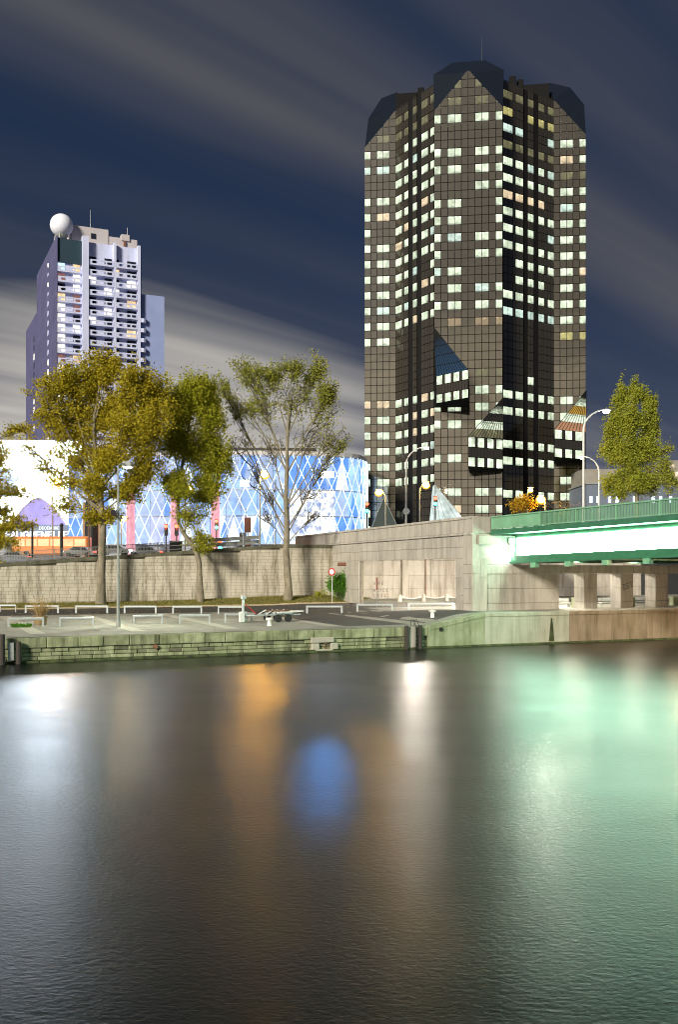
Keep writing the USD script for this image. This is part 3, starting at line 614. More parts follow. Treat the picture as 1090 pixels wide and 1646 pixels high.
ROW_C = {-2: 'd', -1: 'd', 0: 'w', 1: None, 2: 'w', 3: 'w', 4: 'w', 5: 'w', 6: 'w', 7: 'w', 8: 'w', 9: 'w', 10: 'w', 11: 'w', 12: 't', 15: 'd', 16: 'w', 17: 'w', 18: 'w', 20: 'w', 22: 'w', 23: 'w', 24: 'w', 25: 'w'}
ROW_A = {-1: 'd', 0: 'w', 1: 'c', 3: 'w', 4: 'w', 5: 'w', 6: 'w', 7: 'w', 8: 'w', 9: 'w', 10: 'w', 11: 'w', 12: 'w', 16: 'o', 17: 'w', 18: 'w', 19: 'w', 20: 'w', 21: 'w', 23: 'w', 24: 'w'}
ROW_E = {0: 'w', 1: 'w', 2: 'd', 3: 'w', 4: 'w', 5: 'w', 6: 'w', 7: 'w', 8: 'w', 9: 'w', 10: 'w', 11: 'w', 12: 'y', 16: 'w', 17: 'w', 18: 'w', 21: 'w', 22: 'w', 24: 'w', 25: 'w'}
ROW_D = {-2: 'd', -1: 'y', 0: 'c', 1: 'd', 2: 'w', 3: 'w', 4: 'o', 5: 'w', 6: 'w', 7: 'w', 8: 'w', 9: 'w', 10: 'w', 11: 'c', 15: 'w', 16: 'w', 17: 'w', 19: 'w', 20: 'w', 22: 'w', 24: 'w', 25: 'w'}
ROW_B = {-2: 'd', -1: 'd', 0: 'w', 1: 'w', 2: 'w', 3: 'w', 4: 'w', 5: 'w', 6: 'w', 7: 'w', 8: 'w', 9: 'w', 10: 'w', 11: 'w', 16: 'w', 17: 'w', 18: 'w', 19: 'w', 20: 'w', 21: 'w', 24: 'w'}
memo = {}
def rowpick(tab, tagn, groups, special=lambda k, g: True):
    def f(k, i):
        g = groups.get(i)
        if g is None or not tab.get(k) or not special(k, g): return None
        key = (tagn, k, g)
        if key not in memo: memo[key] = pick(tab[k]) if rr.random() > .035 else None
        return memo[key]
    return f
def specC(k, g):
    if k == 4 and g < 2: return False
    if k == 9 and g > 1: return False
    if k == 12: return g in (1, 2, 3)
    if k in (15,) and g < 2: return False
    return True
c10 = [(i / 10, (i + 1) / 10, 'W' if i in (0, 2, 3, 6, 7, 9) else 'G') for i in range(10)]
face((CL, CQ), (CR, CQ), Z0, c10, rowpick(ROW_C, 'C', {0: 0, 2: 1, 3: 1, 6: 2, 7: 2, 9: 3}, specC), lambda L: Polygon([(0, 0), (L, 0), (L, CUT), (L / 2, ZR), (0, CUT)]), score=0)
c5 = [(i / 5, (i + 1) / 5, 'W' if i in (0, 2, 3) else 'G') for i in range(5)]
face((AL, QE), (AR, QE), Z0, c5, rowpick(ROW_A, 'A', {0: 0, 2: 1, 3: 1}), lambda L: Polygon([(0, 0), (L, 0), (L, ZR), (0, CUT)]), score=2)
c5 = [(i / 5, (i + 1) / 5, 'W' if i in (1, 2, 4) else 'G') for i in range(5)]
face((EL, QE), (ER, QE), Z0, c5, rowpick(ROW_E, 'E', {1: 0, 2: 0, 4: 1}), lambda L: Polygon([(0, 0), (L, 0), (L, CUT), (0, ZR)]), score=1)
cd = [(0, .09, 'W'), (.09, .18, 'W'), (.18, .24, 'G'), (.24, .315, 'W'), (.315, .385, 'W'), (.385, .48, 'S'), (.48, .535, 'W'), (.535, .59, 'W'), (.59, .69, 'S'), (.69, .745, 'W'), (.745, .80, 'W'), (.80, .88, 'G'), (.88, .94, 'W'), (.94, 1, 'W')]
face((6.6, 0), (EL, QE), Z0, cd, rowpick(ROW_D, 'D', {0: 0, 1: 0, 3: 1, 4: 1, 6: 2, 7: 2, 9: 3, 10: 3, 12: 4, 13: 4}, lambda k, g: (k != 9 or g in (1, 2, 3)) and (k != 15 or g == 2)), score=3, glass='bronze_glass_dark', gap=.12)
cb = [(0, .085, 'W'), (.085, .17, 'W'), (.17, .235, 'G'), (.235, .29, 'W'), (.29, .345, 'W'), (.345, .465, 'S'), (.465, .515, 'W'), (.515, .565, 'W'), (.565, .685, 'S'), (.685, .77, 'W'), (.77, .85, 'W'), (.85, .91, 'G'), (.91, 1, 'W')]
face((AR, QE), (-6.6, 0), Z0, cb, rowpick(ROW_B, 'B', {0: 0, 1: 0, 3: 1, 4: 1, 6: 2, 7: 2, 9: 3, 10: 3, 12: 4}), score=4, glass='bronze_glass_dark', gap=.12)
# the three wedge-shaped annexes that push out near the foot
def wedge(name, w0, w1, root, top0, top1, bot, apex, roof_looks, lit_rows, ncol, label):
    (p0, q0), (p1, q1) = w0, w1
    back = [(root[0], root[1])]
    mb = MB(); mb.hull([tw(p, q + .15, z) for p, q in (w0, w1) for z in (bot, top0 - .1)] + [tw(r[0], r[1] + .3, z) for r in root for z in (bot, top0 - .1)]); part(tower, name, mb, M['tower_core'], label=label)
    A, B, C = tw(p0, q0, top0), tw(p1, q1, top1), tw(*apex)
    # sloping glazed roof in strips from the bottom edge to the apex
    nS = len(roof_looks)
    nrm = np.cross(B - A, C - A); nrm /= np.linalg.norm(nrm)
    if nrm[1] > 0: nrm = -nrm
    for j, lk in enumerate(roof_looks):
        f0, f1 = j / nS, (j + 1) / nS - .012
        quad = [A + (C - A) * f0, B + (C - B) * f0, B + (C - B) * f1, A + (C - A) * f1]
        mb = MB(); mb.hull([v + nrm * d for v in quad for d in (.02, .12)]); part(tower, 'roof_glazing', mb, M[lk])
    mb = MB(); mb.hull([A, B, C] + [tw(r[0], r[1] + .3, top0 - .2) for r in root]); part(tower, name + '_roof', mb, M['tower_core'])
    for f in np.linspace(0, 1, ncol + 1):
        e = A + (B - A) * f; mb = MB(); mb.tube([e + nrm * .14, e + (C - e) * .985 + nrm * .14], .07, 4); part(tower, 'roof_bar', mb, M['tower_core'])
    # vertical wall panes
    W0, W1 = tw(p0, q0, 0), tw(p1, q1, 0); L = np.linalg.norm(W1 - W0); x = (W1 - W0) / L; z = np.array([0, 0, 1.]); w = np.cross(x, z)
    H = top0 - bot; rows_ = [(bot, bot + H * .32), (bot + H * .32, bot + H * .66), (bot + H * .66, top0)]
    for r, (za, zb) in enumerate(rows_):
        for i in range(ncol):
            isw = r in lit_rows and (i % 3 != 2)
            poly = sbox(i * L / ncol + .05, za + .06, (i + 1) * L / ncol - .05, zb - .06)
            b_ = MB(); b_.plate(poly, W0, x, z, .1); (panes if isw else glasses).append((0.5, b_, 'lit_white' if isw else 'bronze_glass_dark'))
wedge('annex', (-5.6, -9.7), (.2, -15), ((CL, CQ), (.2, CQ)), 41.9, 41.8, 36.9, (CL, CQ, 52.1), ['sky_facet_glass'] * 5, (0, 2), 11, 'upper left wedge annex with dark blue sloping glass roof')
wedge('annex', (.2, -15), (6.3, -9.7), ((.2, CQ), (CR, CQ)), 30.0, 30.2, 24.7, (CR, CQ, 38.4), ['lit_dim', 'lit_white', 'bronze_glass', 'lit_white', 'lit_tan'], (0, 2), 11, 'lower middle wedge annex with lit sloping roof')
wedge('annex', (16.3, -.5), (22.5, 4.8), ((EL, QE), (ER, QE)), 33.0, 33.0, 27.7, (ER, QE, 42), ['lit_orange', 'lit_white', 'lit_amber', 'lit_white', 'lit_tan'], (0, 2), 9, 'right wedge annex with orange lit sloping roof') if False else None
M['lit_orange'] = glow('lit_orange', (.62, .30, .15), .75, .15, .55); M['lit_amber'] = glow('lit_amber', (.75, .42, .05), .7, .2, .55)
wedge('annex', (16.3, -.5), (22.5, 4.8), ((EL, QE), (ER, QE)), 33.0, 33.0, 27.7, (ER, QE, 42), ['lit_orange', 'lit_white', 'lit_amber', 'lit_white', 'lit_tan'], (0, 2), 9, 'right wedge annex with orange lit sloping roof')
for lst, nm, rest in ((panes, 'window', 'far_windows'), (glasses, 'glass_panel', 'far_glass_panels')):
    lst.sort(key=lambda e: e[0]); bulk = {}
    for i, (sc_, b_, lk) in enumerate(lst):
        if i < 300: part(tower, nm, b_, M[lk])
        else:
            v, f = b_.arr; bulk.setdefault(lk, MB()).add(v, f)
    for lk, b_ in bulk.items(): part(tower, rest, b_, M[lk], kind='stuff')
# sloping glass entrance halls at the foot
M['hall_glass'] = glass_look('hall_glass', (.06, .08, .075), (.6, .65, .62), .25); M['hall_lit'] = glow('hall_lit', (.75, .9, .85), .9, .5, .55)
for (lab, L0, L1, T0, Yf, lk) in (('small glass gabled entrance hall with pale sloping sides at the foot of the dark tower', (597, 850), (640, 848), (617, 800), 170, 'hall_glass'), ('brightly lit sloping glass hall roof at the foot of the dark tower', (698, 838), (742, 830), (699, 779), 168, 'hall_lit')):
    a, b, c = P(*L0, Yf), P(*L1, Yf), P(*T0, Yf + 4)
    h = thing('glass_hall', lab, 'hall', (a[0], a[1], 8.2))
    mb = MB(); mb.hull([a, b, c, a + [0, 9, 0], b + [0, 9, 0], c + [0, 4, 0], [a[0], a[1], 8.2], [b[0], b[1], 8.2]]); part(h, 'glazing', mb, M[lk])
    for f in (np.linspace(0, 1, 6) if lk == 'hall_lit' else (0, 1)):
        e = a + (b - a) * f; mb = MB(); mb.tube([e + [0, -.1, 0], c + [0, -.12, 0]], .045, 4); part(h, 'glazing_bar', mb, M['grey_paint'])

# ================================================================== THE PALE HOUSING TOWER
HC = np.array([-74.9, 265.0])
def ht(d, e, z): r = HC + d * U2 + e * N2; return np.array([r[0], r[1], z])
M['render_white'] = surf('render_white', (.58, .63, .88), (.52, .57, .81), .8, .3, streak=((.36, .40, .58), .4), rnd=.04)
M['render_shaded'] = surf('render_shaded', (.095, .098, .22), (.07, .072, .175), .8, .12, streak=((.05, .05, .11), .5), rnd=.05)  # shade of the side wall put into a darker lavender colour
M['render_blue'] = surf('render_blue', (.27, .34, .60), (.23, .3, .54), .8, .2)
M['roof_cream'] = surf('roof_cream', (.50, .47, .50), (.43, .41, .44), .8, .3)
M['dark_pane'] = plain('dark_pane', (.02, .025, .04), .35, spec=.2); M['teal_pane'] = plain('teal_pane', (.03, .06, .085), .5, spec=.2)
M['home_white'] = glow('home_white', (1.0, .93, .75), 1.7, .4, .8); M['home_warm'] = glow('home_warm', (1.0, .70, .38), 1.1, .4, .8); M['home_blue'] = glow('home_blue', (.55, .8, 1.0), 1.3, .4, .8); M['home_red'] = glow('home_red', (.5, .22, .2), .5, .4, .8)
ht_ = thing('housing_tower', 'white housing tower with a shade-darkened lavender side, balconies and a white dome on its roof', 'tower', ht(10, 20, 8.2))
def hb(mb, d0, d1, e0, e1, z0, z1): mb.hull([ht(d, e, z) for d in (d0, d1) for e in (e0, e1) for z in (z0, z1)])
ZT = 95.3
mb = MB(); hb(mb, 0, 22, 1.25, 40, 8.2, ZT - .4); part(ht_, 'body', mb, M['render_white'])
mb = MB(); hb(mb, -.16, 0, .02, 39.98, 8.2, ZT - .1); part(ht_, 'side_wall', mb, M['render_shaded'])
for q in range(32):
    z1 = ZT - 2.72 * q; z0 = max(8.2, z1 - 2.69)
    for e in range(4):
        mb = MB(); hb(mb, -.25, -.17, 10 * e + .02, 10 * e + 9.97, z0, z1); part(ht_, 'wall_panel', mb, M['render_shaded'])
mb = MB(); hb(mb, -.3, 18, 40.1, 66, 8.2, 84); part(ht_, 'rear_wing', mb, M['render_shaded'])
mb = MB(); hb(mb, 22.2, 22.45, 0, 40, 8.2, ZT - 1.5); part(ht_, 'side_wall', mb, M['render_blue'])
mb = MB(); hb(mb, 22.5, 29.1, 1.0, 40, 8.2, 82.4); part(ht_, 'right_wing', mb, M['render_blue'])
for d0, d1, e0 in ((6.4, 8.1, -.5), (14.9, 15.5, -.2), (21.4, 22.2, -.2)):
    mb = MB(); hb(mb, d0, d1, e0, 1.2, 8.2, ZT + (.6 if d0 < 7 else 0)); part(ht_, 'pilaster', mb, M['render_white'])
mb = MB(); hb(mb, .05, 6.35, .5, 1.2, 88.4, ZT - .6); part(ht_, 'glazed_loggia', mb, M['teal_pane'])
mb = MB(); hb(mb, 4.2, 14, 3.2, 14, ZT - .4, 99.6); part(ht_, 'roof_house', mb, M['roof_cream']); 
mb = MB(); hb(mb, 14.05, 22, 3.4, 14, ZT - .4, 97.9); part(ht_, 'roof_house', mb, M['roof_cream'])
mb = MB(); hb(mb, 9.3, 10.6, 3.05, 3.3, 96.6, 98.0); part(ht_, 'vent', mb, M['dark_pane'])
mb = MB(); hb(mb, 17.6, 19.8, 3, 5, 97.2, 98.9); part(ht_, 'roof_unit', mb, M['roof_cream']); mb = MB(); hb(mb, 18.2, 18.7, 2.9, 3.5, 94.9, 97.1); part(ht_, 'flue', mb, M['rust'])
mb = MB(); mb.tube([ht(19.4, 3.5, 98.9), ht(19.4, 3.5, 101)], .08, 5); part(ht_, 'aerial', mb, M['pale_pole']); mb = MB(); mb.tube([ht(10, 8, 99), ht(10, 8, 106)], [.1, .04], 5); part(ht_, 'mast', mb, M['pale_pole'])
rc = P(99, 363, 268)
rd = thing('radome', 'large white radar dome standing on the corner of the housing tower roof', 'dome', (rc[0], rc[1], ZT))
mb = MB(); mb.ball(rc, 18.2 / F * 268, 3); part(rd, 'dome', mb, plain('radome_white', (.80, .84, .98), .7), smooth=True)
for a in (0, 1.57, 3.14, 4.71):
    mb = MB(); mb.tube([rc + [1.6 * math.cos(a), 1.6 * math.sin(a), -2.4], [rc[0] + 2 * math.cos(a), rc[1] + 2 * math.sin(a), ZT - .5]], .12, 5); part(rd, 'leg', mb, M['pale_pole'])
mb = MB(); mb.tube([rc + [0, 0, -3.4], rc + [0, 0, -2.7]], [1.4, 1.7], 14); part(rd, 'base_ring', mb, M['grey_paint'])
rr2 = np.random.default_rng(5)
def slot(x0, z, w, h): return affinity.scale(sbox(-w / 2, -h / 2, w / 2, h / 2).buffer(h * .45, 4).simplify(.03), .8, .62, origin=(0, 0)) if False else affinity.translate(sbox(-w / 2 + h / 2, -.01, w / 2 - h / 2, .01).buffer(h / 2, 3), x0, z)
BAYS = ((0.1, 6.3, .3), (8.15, 14.85, 0.0), (15.55, 21.35, 0.0))
for fl in range(31):
    zf = 90.4 - 2.72 * fl
    for bi, (d0, d1, rec) in enumerate(BAYS):
        if bi == 0 and fl < 1: continue
        w = d1 - d0
        poly = sbox(0, 0, w, 1.5)
        for c in (.24, .55, .84): poly = poly.difference(slot(c * w, .8, w * .24, .66))
        mb = MB(); mb.plate(poly, ht(d0, rec - .05, zf - 1.9), U3, Z3, .16); part(ht_, 'balcony', mb, M['render_white'])
        mb = MB(); hb(mb, d0, d1, rec + .12, 1.25, zf - 1.95, zf - 1.76); part(ht_, 'balcony_floor', mb, M['render_white'])
        for wi, (f0, f1) in enumerate(((.01, .32), (.66, .96)) if bi < 2 else ((.01, .17), (.55, .97))):
            q = rr2.random(); pl_ = .85 if (bi == 0 and wi == 0) else (.55 if bi == 0 else .27)
            lk = ('home_white' if rr2.random() > .45 else rr2.choice(['home_warm', 'home_warm', 'home_blue', 'home_red'])) if q < pl_ else 'dark_pane'
            mb = MB(); hb(mb, d0 + f0 * w, d0 + f1 * w, 1.14, 1.24, zf - 1.74, zf + .62); part(ht_, 'window', mb, M[lk])
for fl in range(20):
    zf = 91.5 - 2.72 * fl * 1.0
    mb = MB(); mb.tube([ht(-.2, 15.5, zf), ht(-.42, 15.5, zf)], .85 if fl > 3 else .6, 12); part(ht_, 'side_window', mb, M['render_white'] if rr2.random() > .25 else M['home_white'])
    if fl > 3: mb = MB(); hb(mb, -.36, -.28, 45, 46.6, zf - 4.3, zf - 2.6); part(ht_, 'slit_window', mb, M['home_white' if rr2.random() > .6 else 'dark_pane'])
    if fl > 2: mb = MB(); mb.tube([ht(22.9, .8, zf - 9), ht(22.9, .8, zf - 7.9)], 1.1, 12); part(ht_, 'round_balcony', mb, M['render_white'])

# ================================================================== THE SHOPPING CENTRE
MZ0, MZ1 = 8.2, 26.3
mpath = np.array([P(110, 900, 181)[:2], P(200, 900, 177)[:2], P(300, 900, 174.5)[:2], P(400, 900, 173.5)[:2], P(480, 900, 174)[:2], P(530, 900, 175.5)[:2], P(560, 900, 177.5)[:2], P(577, 900, 180)[:2], P(586, 900, 184)[:2], P(589, 900, 189)[:2], P(586, 900, 196)[:2]])
seg = np.r_[0, np.cumsum(np.linalg.norm(np.diff(mpath, axis=0), axis=1))]
def mp(u, off=0.0, z=0.0):
    x, y = np.interp(u, seg, mpath[:, 0]), np.interp(u, seg, mpath[:, 1])
    dx, dy = np.interp(u + .3, seg, mpath[:, 0]) - np.interp(u - .3, seg, mpath[:, 0]), np.interp(u + .3, seg, mpath[:, 1]) - np.interp(u - .3, seg, mpath[:, 1])
    n = math.hypot(dx, dy) + 1e-9; return np.array([x + dy / n * off, y - dx / n * off, z])
UT = seg[-1]
mall = thing('shopping_centre', 'curved blue lit glass shopping centre wrapped in a lattice of diagonal bars', 'building', mp(UT / 2, -10, 8.2))
mb = MB(); mb.prism([tuple(mp(u, -.3)[:2]) for u in np.linspace(0, UT, 40)] + [(mpath[-1][0], 215), (mpath[0][0], 215)], MZ0, MZ1 - .1); part(mall, 'body', mb, plain('mall_body', (.25, .28, .34), .6))
glw = lambda nm, c, s, v=.4, sc=.5: M.__setitem__(nm, glow(nm, c, s, v, sc))
glw('mall_blue', (.12, .33, .92), 1.15, .3, .4); glw('mall_sky', (.32, .54, .98), 1.25, .3, .4); glw('mall_pale', (.46, .62, .98), 1.0, .3, .4); glw('mall_lilac', (.48, .55, .9), 1.15, .3, .4)
M['mall_white'] = glow('mall_white', (1, 1, 1), 1.9, scale=.75, ramp=[(.36, (.16, .22, .42)), (.47, (.34, .38, .46)), (.52, (.8, .78, .7)), (.66, (1, .98, .9))])
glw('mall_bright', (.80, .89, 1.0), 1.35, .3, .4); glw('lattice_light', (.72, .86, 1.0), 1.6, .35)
ncol = 26; levels = (MZ0 + 2.6, 15.7, 20.3, MZ1)
def px_of(p): return HX + F * p[0] / p[1]
rm = np.random.default_rng(3)
for i in range(ncol):
    u0, u1 = UT * i / ncol + .05, UT * (i + 1) / ncol - .05; px = px_of(mp((u0 + u1) / 2))
    for j, (z0, z1) in enumerate(zip(levels, levels[1:])):
        lk = rm.choice(['mall_blue', 'mall_sky', 'mall_pale', 'mall_lilac'], p=[[.1, .3, .35, .25], [.3, .45, .2, .05], [.5, .4, .05, .05]][j])
        if j == 1 and 468 < px < 545: lk = 'mall_white'
        if j == 0 and (470 < px < 505 or 512 < px < 548 or 430 < px < 445): lk = 'mall_white'
        if px > 560: lk = 'mall_sky'
        if lk == 'mall_white' or rm.random() < .25:
            mb = MB(); mb.hull([mp(u, o, z) for u in (u0, u1) for o in (0, .12) for z in (z0 + .1, z1 - .1)]); part(mall, 'glass_panel', mb, M[lk]); continue
        um, flip = (u0 + u1) / 2, rm.random() < .5; za, zb_2 = (z1 - .1, z0 + .1) if flip else (z0 + .1, z1 - .1)
        l2 = rm.choice(['mall_pale', 'mall_lilac', 'mall_bright', 'mall_sky'], p=[.4, .2, .2, .2]) if px < 440 else rm.choice(['mall_pale', 'mall_sky', 'mall_blue', 'mall_bright'], p=[.3, .35, .25, .1])
        mb = MB(); mb.hull([mp(u, o, z) for u, z in ((u0, za), (u1, za), (um, zb_2)) for o in (.1, .26)]); part(mall, 'glass_facet', mb, M[l2])
        for ua, ub in ((u0, u0), (u1, u1)):
            mb = MB(); mb.hull([mp(u, o, z) for u, z in ((ua, za), (ua, zb_2), (um, zb_2)) for o in (0, .1)]); part(mall, 'glass_facet', mb, M[lk])
for z in levels: 
    mb = MB(); us = np.linspace(0, UT, 60); mb.tube([mp(u, .16, z) for u in us], .12, 5); part(mall, 'floor_band', mb, plain('band_grey', (.35, .38, .45), .5) if 'band_grey' not in LOOK else LOOK['band_grey'])
mb = MB(); mb.prism([tuple(mp(u, .25)[:2]) for u in np.linspace(0, UT, 40)] + [(mpath[-1][0], 214), (mpath[0][0], 214)], MZ1 - .05, MZ1 + .75); part(mall, 'roof_rim', mb, plain('rim_white', (.55, .56, .6), .5))
hgt = MZ1 - levels[0]; run = hgt * .47
for u in np.arange(-run, UT, 2.15):
    for sgn in (1, -1):
        f = np.linspace(0, 1, 9); uu = u + (f if sgn > 0 else 1 - f) * run; ok = (uu >= 0) & (uu <= UT)
        if ok.sum() < 2: continue
        mb = MB(); mb.tube([mp(a, .32, levels[0] + b * hgt) for a, b in zip(uu[ok], f[ok])], .085, 4); part(mall, 'lattice_bar', mb, M['lattice_light'])
bu = [u for u in np.linspace(0, UT, 400) if 524 - 9 < px_of(mp(u)) < 534]
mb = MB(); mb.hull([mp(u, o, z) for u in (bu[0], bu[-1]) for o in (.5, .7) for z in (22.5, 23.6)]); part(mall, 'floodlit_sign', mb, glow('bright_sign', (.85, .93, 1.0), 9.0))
bu = [u for u in np.linspace(0, UT, 400) if 386 < px_of(mp(u)) < 403]
mb = MB(); mb.hull([mp(u, o, z) for u in (bu[0], bu[-1]) for o in (.5, .7) for z in (20.8, 21.9)]); part(mall, 'floodlit_sign', mb, LOOK['bright_sign'])
fo = P(528, 735, 174.0); ft = np.array([-.55, 31.0, 0.0])
fl_ = thing('floodlight', 'added blue spotlight on the shopping centre roof rim, making the blue patch on the water', 'lamp', fo)
mb = MB(); mb.tube([fo + [0, 1.6, -.9], fo + [0, .9, -.1]], .08, 6); part(fl_, 'bracket', mb, M['grey_paint'])
mb = MB(); mb.tube([fo + [0, .35, .03], fo + [0, 1.1, .15]], [.34, .24], 12); part(fl_, 'housing', mb, M['dark_metal'])
spot = UsdLux.SphereLight.Define(stage, fl_ + '/beam'); spot.CreateRadiusAttr(.25); spot.CreateIntensityAttr(4.2e3 * DIM); spot.CreateColorAttr(Gf.Vec3f(.07, .34, 1.0))  # added spotlight, source unseen: throws the blue patch on the water
sh_ = UsdLux.ShapingAPI.Apply(spot.GetPrim()); sh_.CreateShapingConeAngleAttr(.62); sh_.CreateShapingConeSoftnessAttr(1.0)
zl = -(ft - fo) / np.linalg.norm(ft - fo); xl = np.cross([0, 0, 1], zl); xl /= np.linalg.norm(xl); yl = np.cross(zl, xl)
UsdGeom.Xformable(spot).AddTransformOp().Set(Gf.Matrix4d(*xl, 0, *yl, 0, *zl, 0, 0, 0, 0, 1))
a, b = P(366, 0, 186), P(508, 0, 186)
rr_ = thing('roof_pavilion', 'dark rooftop pavilion with greenish lit windows on the shopping centre', 'pavilion', (a[0], 186, MZ1 + .75))
mb = MB(); mb.box([(a[0] + b[0]) / 2, 190, 28.8], (b[0] - a[0], 8, .5)); part(rr_, 'roof', mb, M['dark_metal'])
mb = MB(); mb.box([(a[0] + b[0]) / 2 - .2, 190, 27.8], (b[0] - a[0] - 1, 7, 1.4)); part(rr_, 'body', mb, M['dark_metal'])
M['pavilion_lit'] = glow('pavilion_lit', (.55, .75, .5), .8, .5, .55)
for k in range(8):
    x0 = P(436 + 8.2 * k, 0, 186)[0]; mb = MB(); mb.box([x0 + .45, 186.42, 27.8], (.82, .1, 1.1)); part(rr_, 'window', mb, M['pavilion_lit'] if k != 3 else M['dark_pane'])
# coloured columns before the shopping centre
M['pink_light'] = glow('pink_light', (1.0, .42, .52), .95, .25)
for px, lab in ((210, 'pink lit column left of the red traffic light'), (281, 'pink lit column behind the red traffic light'), (346, 'pink lit column right of the dense green tree')):
    b = P(px, 0, 168); c = thing('light_column', lab, 'column', (b[0], 168, 8.2), 'pink columns before the shopping centre')
    mb = MB(); mb.lathe((b[0], 168, 8.2), [(.9, 0), (.75, .3), (.72, 12), (.8, 12.2)], 14); part(c, 'shaft', mb, M['pink_light'], smooth=40)
    mb = MB(); mb.lathe((b[0], 168, 20.4), [(.85, 0), (.85, .4)], 14); part(c, 'cap', mb, M['white_paint'])
b = P(148, 0, 166); c = thing('advertising_column', 'orange edged dark advertising column behind the big tree trunk', 'column', (b[0], 166, 8.0))
mb = MB(); mb.lathe((b[0], 166, 8.0), [(1.2, 0), (1.2, 9.5), (.9, 10.2), (.3, 10.6)], 16); part(c, 'drum', mb, M['dark_metal'], smooth=40)
for d in (-1.25, 1.25):
    mb = MB(); mb.box([b[0] + d, 165.8, 12.8], (.35, .35, 9.4)); part(c, 'light_strip', mb, M['lit_orange'])

# ------------------------------------------------------------------ big screen building at the left
SY = 187.0
scr = thing('screen_building', 'dazzling white video screen facade of the shopping mall behind the trees at left', 'building', (P(35, 0, SY)[0], SY, 8.2))
x0, x1 = P(-90, 0, SY)[0], P(130, 0, SY)[0]; zlo, zhi = P(0, 842, SY)[2], P(0, 708, SY)[2]
mb = MB(); mb.box([(x0 + x1) / 2, SY + 8, (8.2 + zhi) / 2], (x1 - x0, 15.4, zhi - 8.2)); part(scr, 'body', mb, plain('screen_body', (.3, .32, .36), .6))
M['screen_white'] = glow('screen_white', (.74, .87, 1.0), 27.0, .12, .12); M['screen_blue'] = glow('screen_blue', (.45, .62, 1.0), 2.4, .4, .2); M['screen_violet'] = glow('screen_violet', (.50, .42, 1.0), 1.0, .35, .25)
nx, nz = 11, 6
for i in range(nx):
    for j in range(nz):
        xa, xb = x0 + (x1 - x0) * i / nx, x0 + (x1 - x0) * (i + 1) / nx; za, zb = zlo + (zhi - zlo) * j / nz, zlo + (zhi - zlo) * (j + 1) / nz
        px, py = px_of([(xa + xb) / 2, SY]), HY - ((za + zb) / 2 - CAMZ) * F / SY
        lk = 'screen_blue' if (px < 25 and 745 < py < 800) else 'screen_white'
        mb = MB(); mb.box([(xa + xb) / 2, SY + .15, (za + zb) / 2], (xb - xa - .05, .3, zb - za - .05)); part(scr, 'screen_panel', mb, M[lk])
# vault over the entrance
va = thing('entrance_vault', 'violet lit curved glass vault over the mall entrance', 'vault', (P(62, 0, SY - 4)[0], SY - 4, 13))
cx, hw = P(62, 0, SY - 4)[0], 47 / F * (SY - 4); zb_ = P(0, 846, SY - 4)[2]; hh = 46 / F * (SY - 4)
arc = [(-hw + 2 * hw * f, hh * (1 - abs(2 * f - 1) ** 1.6)) for f in np.linspace(0, 1, 17)]
for i in range(16):
    (xa, ya), (xb, yb) = arc[i], arc[i + 1]
    mb = MB(); mb.hull([[cx + x, y, zb_ + z] for x, z in ((xa, 0), (xb, 0), (xa, max(ya, .02)), (xb, max(yb, .02))) for y in (SY - 4, SY - 3.8)]); part(va, 'glass_pane', mb, M['screen_violet'])
mb = MB(); mb.tube([[cx + x, SY - 4.1, zb_ + z] for x, z in arc], .16, 6); part(va, 'rim', mb, M['white_paint'])
# sign band
sg = thing('shop_sign', 'long pale sign band with large white letters under the vault', 'sign', (P(60, 0, SY - 6)[0], SY - 6, 12))
xa, xb = P(-40, 0, SY - 6)[0], P(131, 0, SY - 6)[0]; za, zb = P(0, 870, SY - 6)[2], P(0, 844, SY - 6)[2]
mb = MB(); mb.box([(xa + xb) / 2, SY - 5.9, (za + zb) / 2], (xb - xa, .3, zb - za)); part(sg, 'board', mb, glow('sign_board', (.32, .42, .58), .75, .3, .3))
M['letter_white'] = glow('letter_white', (.95, .98, 1.0), 1.9)
hL = 10.5 / F * (SY - 6)
m = meshkit.text_mesh('BEAUGRENELLE', hL, .25, bold=True); wid = np.ptp(np.array(m.vertices)[:, 0]); xend = P(109, 0, SY - 6)[0]
b = MB(); v = np.array(m.vertices); v[:, 0] -= v[:, 0].max(); b.add(np.array([xend, SY - 6.06, P(0, 864.5, SY - 6)[2]]) + v[:, :1] * [1, 0, 0] + v[:, 1:2] * Z3 + v[:, 2:] * [0, -1, 0], m.faces); part(sg, 'lettering', b, M['letter_white'])
part(sg, 'lettering', letters('NOCTURNES LE 7 DECEMBRE', [P(61, 0, SY - 6)[0], SY - 6.06, P(0, 851.5, SY - 6)[2]], [1, 0, 0], Z3, .42, .1), M['letter_white'], label='small white lettering line above the large letters') if False else part(sg, 'lettering', letters('DECEMBRE', [P(63, 0, SY - 6)[0], SY - 6.06, P(0, 851, SY - 6)[2]], [1, 0, 0], Z3, .5, .1), M['letter_white'])

